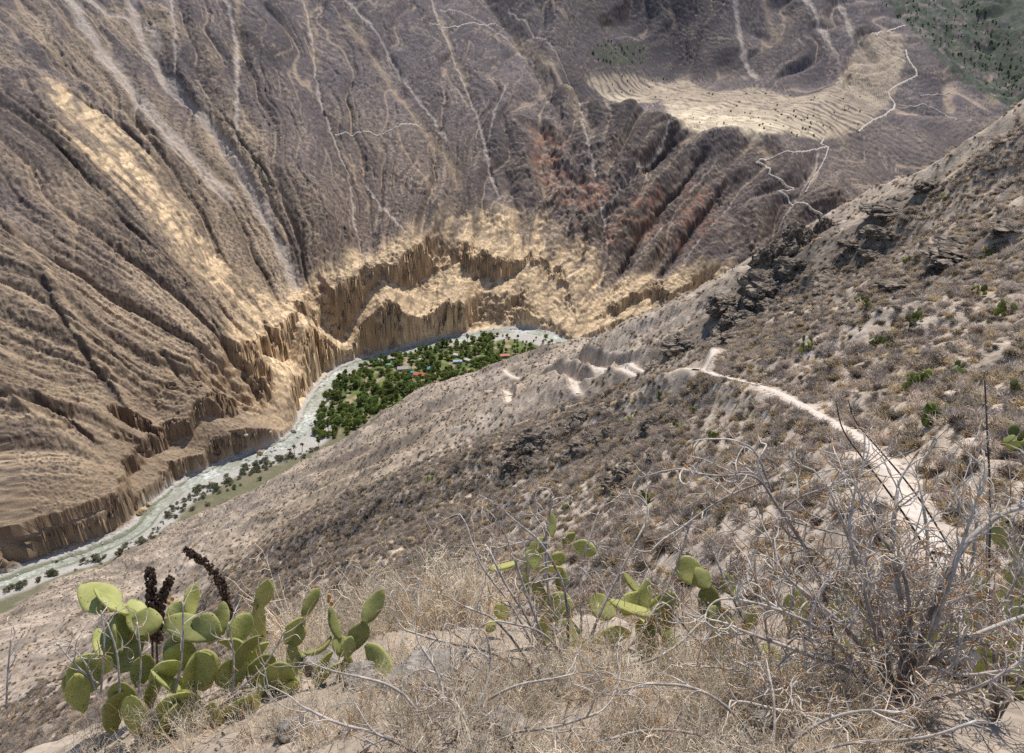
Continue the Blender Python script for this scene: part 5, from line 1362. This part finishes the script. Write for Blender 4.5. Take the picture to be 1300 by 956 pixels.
dead_shrub('arching dead branch with a dark stem and white curling twigs left of the big shrub', (1062, 860), 3.9, [
    (.020, (1062, 850, 3.9), (1045, 740, 3.9), (1020, 690, 3.9), (992, 650, 3.9), (972, 620, 3.9), (962, 592, 3.9)),
    (.010, (985, 640, 3.9), (960, 600, 3.85), (910, 606, 3.8), (866, 596, 3.8)),
    (.009, (975, 612, 3.9), (940, 622, 3.9), (905, 640, 3.9), (868, 668, 3.9)),
    (.009, (990, 648, 3.9), (1020, 628, 3.9), (1050, 620, 3.9), (1075, 605, 3.85)),
    (.008, (1000, 660, 3.9), (1040, 672, 3.9), (1075, 680, 3.9)),
    (.008, (980, 625, 3.9), (960, 570, 3.95), (935, 560, 3.95))], 72, .21, .0050, 1, 13.0, .1)
dead_shrub('tangled dead shrub of thin grey stems in front of the middle prickly pear', (705, 900), 3.8, [
    (.013, (705, 890, 3.8), (680, 800, 3.8), (640, 740, 3.85), (622, 700, 3.9)), (.013, (712, 890, 3.8), (690, 810, 3.7), (665, 745, 3.7), (650, 700, 3.7)),
    (.014, (720, 890, 3.8), (760, 780, 3.8), (790, 720, 3.9), (822, 660, 4.0)), (.013, (716, 890, 3.8), (700, 790, 3.9), (690, 690, 4.0), (702, 630, 4.0)),
    (.012, (700, 892, 3.8), (640, 830, 3.7), (560, 815, 3.6), (515, 800, 3.6)), (.012, (700, 892, 3.8), (650, 860, 3.6), (600, 870, 3.5), (540, 850, 3.5)),
    (.012, (722, 892, 3.8), (740, 800, 4.0), (735, 720, 4.1), (760, 650, 4.2)), (.012, (726, 892, 3.8), (790, 850, 3.6), (850, 830, 3.6), (890, 790, 3.7)),
    (.011, (705, 892, 3.8), (660, 780, 4.0), (610, 720, 4.1), (600, 690, 4.1)), (.012, (715, 892, 3.8), (725, 760, 3.7), (690, 690, 3.7), (662, 668, 3.7)), (.010, (735, 892, 3.8), (820, 800, 4.1), (860, 720, 4.2), (880, 650, 4.2)),
    (.011, (700, 892, 3.8), (640, 790, 3.6), (590, 770, 3.6)), (.010, (715, 895, 3.7), (720, 840, 3.5), (690, 800, 3.5), (640, 790, 3.5))], 73, .17, .0040, 2, 8.0)
dead_shrub('sprawling low dead shrub of pale twigs across the bottom middle', (560, 985), 2.9, [
    (.010, (560, 970, 2.9), (600, 900, 2.9), (650, 870, 2.9), (700, 862, 2.9)), (.010, (556, 970, 2.9), (530, 900, 2.9), (500, 870, 2.9), (450, 858, 2.9)), (.009, (560, 970, 2.9), (565, 905, 3.0), (560, 860, 3.1), (535, 822, 3.1)),
    (.009, (566, 970, 2.8), (640, 930, 2.7), (700, 925, 2.7), (760, 905, 2.7)), (.009, (552, 970, 2.8), (480, 930, 2.7), (430, 920, 2.7), (390, 900, 2.7)), (.008, (562, 970, 2.9), (610, 890, 3.0), (625, 850, 3.1), (620, 815, 3.1))], 74, .16, .0034, 2, 10, .15, merge=True)
dead_shrub('sprawling low dead shrub of pale twigs in the bottom right corner', (980, 985), 2.8, [
    (.010, (980, 970, 2.8), (1030, 920, 2.8), (1090, 900, 2.8), (1150, 905, 2.8)), (.010, (976, 970, 2.8), (930, 900, 2.8), (880, 870, 2.8), (820, 868, 2.8)), (.009, (980, 970, 2.8), (985, 900, 2.9), (975, 850, 3.0)),
    (.009, (990, 970, 2.7), (1080, 940, 2.7), (1170, 940, 2.7), (1240, 915, 2.7)), (.009, (970, 970, 2.7), (890, 930, 2.7), (820, 925, 2.7), (770, 940, 2.7))], 75, .16, .0034, 2, 10, .15, merge=True)
dead_shrub('second leafless shrub of thinner grey twigs at the right edge before the pale cactus pads', (1262, 925), 4.0, [
    (.018, (1262, 915, 4.0), (1250, 820, 4.0), (1225, 740, 4.0), (1215, 680, 4.0)), (.018, (1264, 915, 4.0), (1275, 820, 4.0), (1290, 730, 4.0), (1285, 660, 4.0)), (.016, (1266, 915, 4.0), (1310, 840, 3.9), (1340, 760, 3.9)),
    (.016, (1260, 915, 4.0), (1225, 850, 3.9), (1185, 790, 3.9), (1160, 740, 3.9)), (.015, (1262, 915, 4.0), (1262, 800, 4.1), (1250, 700, 4.2), (1260, 640, 4.2)), (.014, (1264, 915, 4.0), (1290, 860, 3.8), (1330, 840, 3.8)), (.014, (1260, 915, 4.0), (1220, 880, 3.8), (1170, 860, 3.8))], 76, .19, .0046, 2, 12)
dead_shrub('leafless shrub of thin crossing twigs in front of the pads between tangle and big shrub', (985, 925), 4.1, [
    (.016, (985, 915, 4.1), (965, 830, 4.1), (930, 760, 4.1), (905, 700, 4.15)), (.016, (988, 915, 4.1), (1000, 820, 4.1), (1010, 740, 4.1), (1000, 670, 4.1)), (.015, (982, 915, 4.1), (930, 850, 4.0), (880, 810, 4.0), (850, 770, 4.0)),
    (.015, (990, 915, 4.1), (1040, 840, 4.0), (1070, 770, 4.0), (1080, 710, 4.0)), (.014, (986, 915, 4.1), (975, 800, 4.2), (955, 720, 4.3), (965, 670, 4.3)), (.013, (980, 915, 4.1), (920, 885, 3.9), (870, 870, 3.9))], 77, .19, .0044, 2, 11)
# thin bare stalks
def stalk(name, label, pts, r0, r1, col, spikes=0, seed=0, cat='dead stalk'):
    o0 = at(*pts[0]); s = Shrub(seed); pp = s.limb(np.array([at(*p) for p in pts]) - o0, r0, r1, col * .7, col, 6)
    for _ in range(spikes):
        p, d = along(pp, s.rg.uniform(.1, 1)); sd = np.cross(d, s.rg.normal(size=3)); s.tw = s.br; s.grow(p, d + sd, .05, .003, 0)
    return s.finish(name, label, cat, tuple(o0))
DK = np.array((.085, .07, .06))
stalk('dead_stalk', 'thin straight dark stalk standing upright near the right edge', [(1254, 760, 4.4), (1258, 640, 4.4), (1254, 560, 4.45), (1250, 480, 4.5)], .008, .004, DK * 1.5, 14, 81)
stalk('dead_stalk', 'dark curved stalk bending left over the footpath, its fork beside it', [(1190, 720, 4.2), (1140, 640, 4.2), (1090, 575, 4.2), (1068, 545, 4.2), (1062, 512, 4.2)], .0075, .003, DK * 1.3, 5, 82)
stalk('dead_stalk', 'dark stalk with upturned tip crossing the footpath, above the curved one', [(1215, 710, 4.3), (1165, 628, 4.3), (1120, 575, 4.3), (1084, 535, 4.3), (1077, 508, 4.3)], .007, .003, DK * 1.3, 3, 83)
for i, (a, b, c, lb) in enumerate([((128, 880), (134, 810), (128, 775), 'thin pale bare stem at the left end of the big prickly pear'), ((152, 880), (150, 830), (136, 790), 'forked rusty twig in front of the big prickly pear'),
                               ((222, 880), (233, 830), (232, 764), 'pale upright stem crossing the middle of the big prickly pear'), ((176, 880), (180, 840), (174, 790), 'short grey twig before the round ribbed pads'),
                               ((295, 880), (298, 835), (290, 790), 'thin grey twig before the right part of the big prickly pear'), ((290, 885), (335, 850), (362, 800), 'slanting grey twig at the right end of the big prickly pear'),
                               ((125, 868), (98, 848), (72, 816), 'rusty twig slanting up left from the big prickly pear'), ((122, 876), (112, 846), (96, 826), 'short rusty twig beside the slanting one'), ((8, 900), (10, 850), (14, 812), 'pale bare stem at the far left corner')]):
    o0 = at(*a, 3.7); s = Shrub(90 + i); pp = s.limb(np.array([at(*q, 3.7) for q in (a, b, c)]) - o0, .0055, .0032, PALE * .55, PALE * .8)
    for q in (.35, .55, .75, .95):
        p, d = along(pp, q); sd = np.cross(d, s.rg.normal(size=3)); s.tw = s.br; s.grow(p, d + sd * .8, .12, .0030, 1 if q > .5 else 0)
    s.finish('bare_twig', lb, 'twig', tuple(o0))

# dark dried seed spikes behind the big prickly pear
M_SEED = mat_plain('dark_seeds', (.05, .032, .024), (.13, .085, .06), 60, bump=.3, bdist=.005)
def seed_spike(label, pts, t, w, n, seed):
    rg = np.random.default_rng(seed); o0 = at(*pts[0], t); P_ = smooth_path([at(*p, t) for p in pts]) - o0; m = MB(); m.tube(P_, .007, 5)
    r = thing('seed_spike', label, 'dry flower stalk', tuple(o0)); obj('stem', m.mesh('stem'), M_SEED, r)
    m = MB(); v, f = ico(1)
    for _ in range(n):
        q = rg.uniform(.30, 1); p, d = along(P_, q); sd = np.cross(d, rg.normal(size=3)); sd /= np.linalg.norm(sd)
        m.add(v * rg.uniform(.004, .011) * np.array([1, 1, 1.7]) + p + sd * w * rg.uniform(.1, 1.25) * (1.15 - .6 * q) + d * rg.uniform(-.02, .02), f)
    obj('seed_heads', m.mesh('seed_heads'), M_SEED, r)
seed_spike('upright dark brown seed spike behind the big prickly pear', [(194, 850), (193, 790), (192, 755), (190, 722)], 4.9, .042, 520, 1)
seed_spike('dark brown seed spike leaning right beside the upright one', [(200, 850), (198, 790), (206, 758), (217, 734)], 4.9, .036, 420, 2)
seed_spike('long dark seed spike arching up left among dry weeds', [(300, 830), (290, 770), (280, 735), (262, 716), (236, 698)], 5.2, .034, 460, 3)

# ------------------------------------------------------------------ dry weeds: thin straw stems with whitish seed heads
M_STRAW = mat_leaf('straw', .22, .6)
def weed_mb(seed, h=1.0, n=22, spread=.35):
    rg = np.random.default_rng(seed); st = MB(); hd = MB(); v, f = ico(1)
    for _ in range(n):
        a = rg.uniform(0, 6.28); d = np.array([math.cos(a) * rg.uniform(.1, spread * 1.6), math.sin(a) * rg.uniform(.1, spread * 1.6), 1.0]); d /= np.linalg.norm(d)
        p = np.array([rg.uniform(-.16, .16), rg.uniform(-.16, .16), 0]); l = h * rg.uniform(.55, 1.1); pts = [p]
        c0 = (np.array((.95, .87, .74)) if rg.uniform() < .85 else np.array((.74, .54, .34))) * rg.uniform(.6, 1.15)
        for i in range(5):
            d = d + rg.normal(size=3) * .13; d /= np.linalg.norm(d); pts.append(pts[-1] + d * l / 5)
        st.tube(pts, np.linspace(.0046, .0020, 6), 3, c0, cap=False)
        for k in range(rg.integers(3, 7)):
            i = rg.integers(2, 6); q = pts[i]; e = (d + rg.normal(size=3) * .8); e /= np.linalg.norm(e); ll = rg.uniform(.08, .26); e2 = e + rg.normal(size=3) * .5
            q2 = q + e * ll * .5; q3 = q2 + e2 / np.linalg.norm(e2) * ll * .5
            st.tube([q, q2, q3], [.0026, .0020, .0013], 3, c0 * rg.uniform(.8, 1.2), cap=False)
            if rg.uniform() < .5: hd.add(v * rg.uniform(.005, .011) + q3, f, np.array((.80, .74, .63)) * rg.uniform(.6, 1.1))
    return st, hd
WEEDS = []
for i in range(6):
    a, b = weed_mb(701 + i, [.8, 1.0, .65, .9, .55, 1.1][i], [30, 34, 26, 40, 24, 30][i]); WEEDS.append((a.mesh('stems'), b.mesh('weed_seed_heads')))  # the second mesh holds the dry seed heads
def weed(p, k, s):
    r = thing('dry_weed', 'straw coloured dry weed with thin tangled stems and pale seed heads on the lip', 'weed', p, rnd(0, 6.28), 'dry weeds on the lip')
    r.scale = (s, s, s); obj('stems', WEEDS[k][0], M_STRAW, r); obj('weed_seed_heads', WEEDS[k][1], M_STRAW, r)
wz = []
for _ in range(46): q_ = rnd(2.1, 3.0); wz.append((rnd(-.80, -.16) * q_, q_))
for _ in range(24): q_ = rnd(3.2, 4.2); wz.append((rnd(-.66, -.18) * q_, q_))
for _ in range(80):
    x, y = rnd(-2.6, 1.4), rnd(4.0, 7.4)
    if x < -.42 * y + .1 * (7 - y) or x > -.03 * y: x = rnd(-.40 * y, -.03 * y)
    wz.append((x, y))
for _ in range(170): wz.append((rnd(-.20, .72) * (q_ := rnd(1.6, 3.15)), q_))
for _ in range(45): y = rnd(4.7, 7.2); wz.append((rnd(-.36, -.03) * y, y))
for _ in range(14): y = rnd(4.8, 7.5); wz.append((rnd(.1, .62) * y, y))
wzz = ground(np.array([p[0] for p in wz]), np.array([p[1] for p in wz]))
for (x, y), z in zip(wz, wzz): weed((x, y, z - .03), random.randrange(6), (rnd(.45, .85) if y > 4.3 else rnd(.2, .34)) if x < -.16 * y else (rnd(.45, .85) if y > 3.75 else rnd(.2, .36) + .05 * max(0, y - 1.6)))

# ------------------------------------------------------------------ stones on the lip
def stone(u, v, size, label, seed, flat=.7, t0=.8, col=((.20, .175, .15), (.36, .32, .28)), group=None):
    p = hit([u], [v], t0)[0]; o = obj('rock', rock_mb(seed, 4, flat, .25, *col).mesh('rock'), M_ROCK, None, (p[0], p[1], p[2] - size * .12)); o.scale = (size,) * 3; o.rotation_euler.z = seed
    tag(o, label, 'rock', group)
stone(560, 872, .50, 'large flat grey rock at the bottom edge under the dry weeds', 801, .5)
stone(350, 830, .30, 'small grey rock between the big prickly pear and its neighbour', 802)
stone(405, 850, .32, 'grey stone under the prickly pear with orange fruit', 803)
stone(720, 880, .30, 'pale grey stone under the tangled middle shrub', 804)
stone(462, 868, .22, 'dark stone left of the large flat grey rock', 805)
stone(950, 905, .22, 'grey rock at the foot of the big dead shrub', 806)
stone(640, 930, .20, 'grey rock in front of the tangled middle shrub', 807)
stone(380, 935, .22, 'grey rock below the prickly pear with orange fruit', 808)
stone(1080, 935, .25, 'flat stone in front of the big dead shrub', 809, .5)
PEB = [rock_mb(820 + i, 2, .7, .25, (.30, .26, .22), (.48, .43, .37)).mesh('pebble') for i in range(4)]
for i in range(290):
    y = 1.3 + 5.0 * random.random() ** 1.4; x = rnd(-.75, .8) * y; z = gz(x, y); s = rnd(.012, .07) * (.6 + .1 * y)
    o = obj('pebble', PEB[i % 4], M_ROCK, None, (x, y, z - s * .2)); o.scale = (s, s, s); o.rotation_euler.z = rnd(0, 6.28); tag(o, 'small grey brown stone lying loose on the lip', 'stone', 'loose stones on the lip')

# litter on the lip: broken twigs, chips and dead leaves, too many to count
lt = MB(); LV = []; LF = []; LC = []
n_ = 5200; ly = 1.2 + 4.6 * RNG.uniform(0, 1, n_) ** 1.3; lx = RNG.uniform(-.8, .8, n_) * ly; lz = ground(lx, ly)
for x, y, z in zip(lx, ly, lz):
    a = rnd(0, 6.28); l = rnd(.015, .075); w = rnd(.001, .0028) if random.random() < .7 else rnd(.004, .010); l = l if w < .0035 else l * .4
    d = np.array([math.cos(a), math.sin(a), rnd(-.5, .25)]) * l * .5; sd = np.array([-math.sin(a), math.cos(a), 0]) * w; p = np.array([x, y, z + rnd(.004, .02)]); i = len(LV)
    LV += [p - d - sd, p + d - sd * .6, p + d + sd * .6, p - d + sd, p + np.array([0, 0, w])]; LF += [(i, i + 1, i + 4), (i + 1, i + 2, i + 4), (i + 2, i + 3, i + 4), (i + 3, i, i + 4)]
    LC += [np.array(random.choice([(.62, .54, .45), (.45, .33, .22), (.30, .22, .15), (.55, .50, .45), (.38, .33, .28)])) * rnd(.6, 1.2)] * 5
lt.add(np.array(LV), LF, np.array(LC)); tag(obj('litter', lt.mesh('litter'), M_STRAW), kind='stuff')
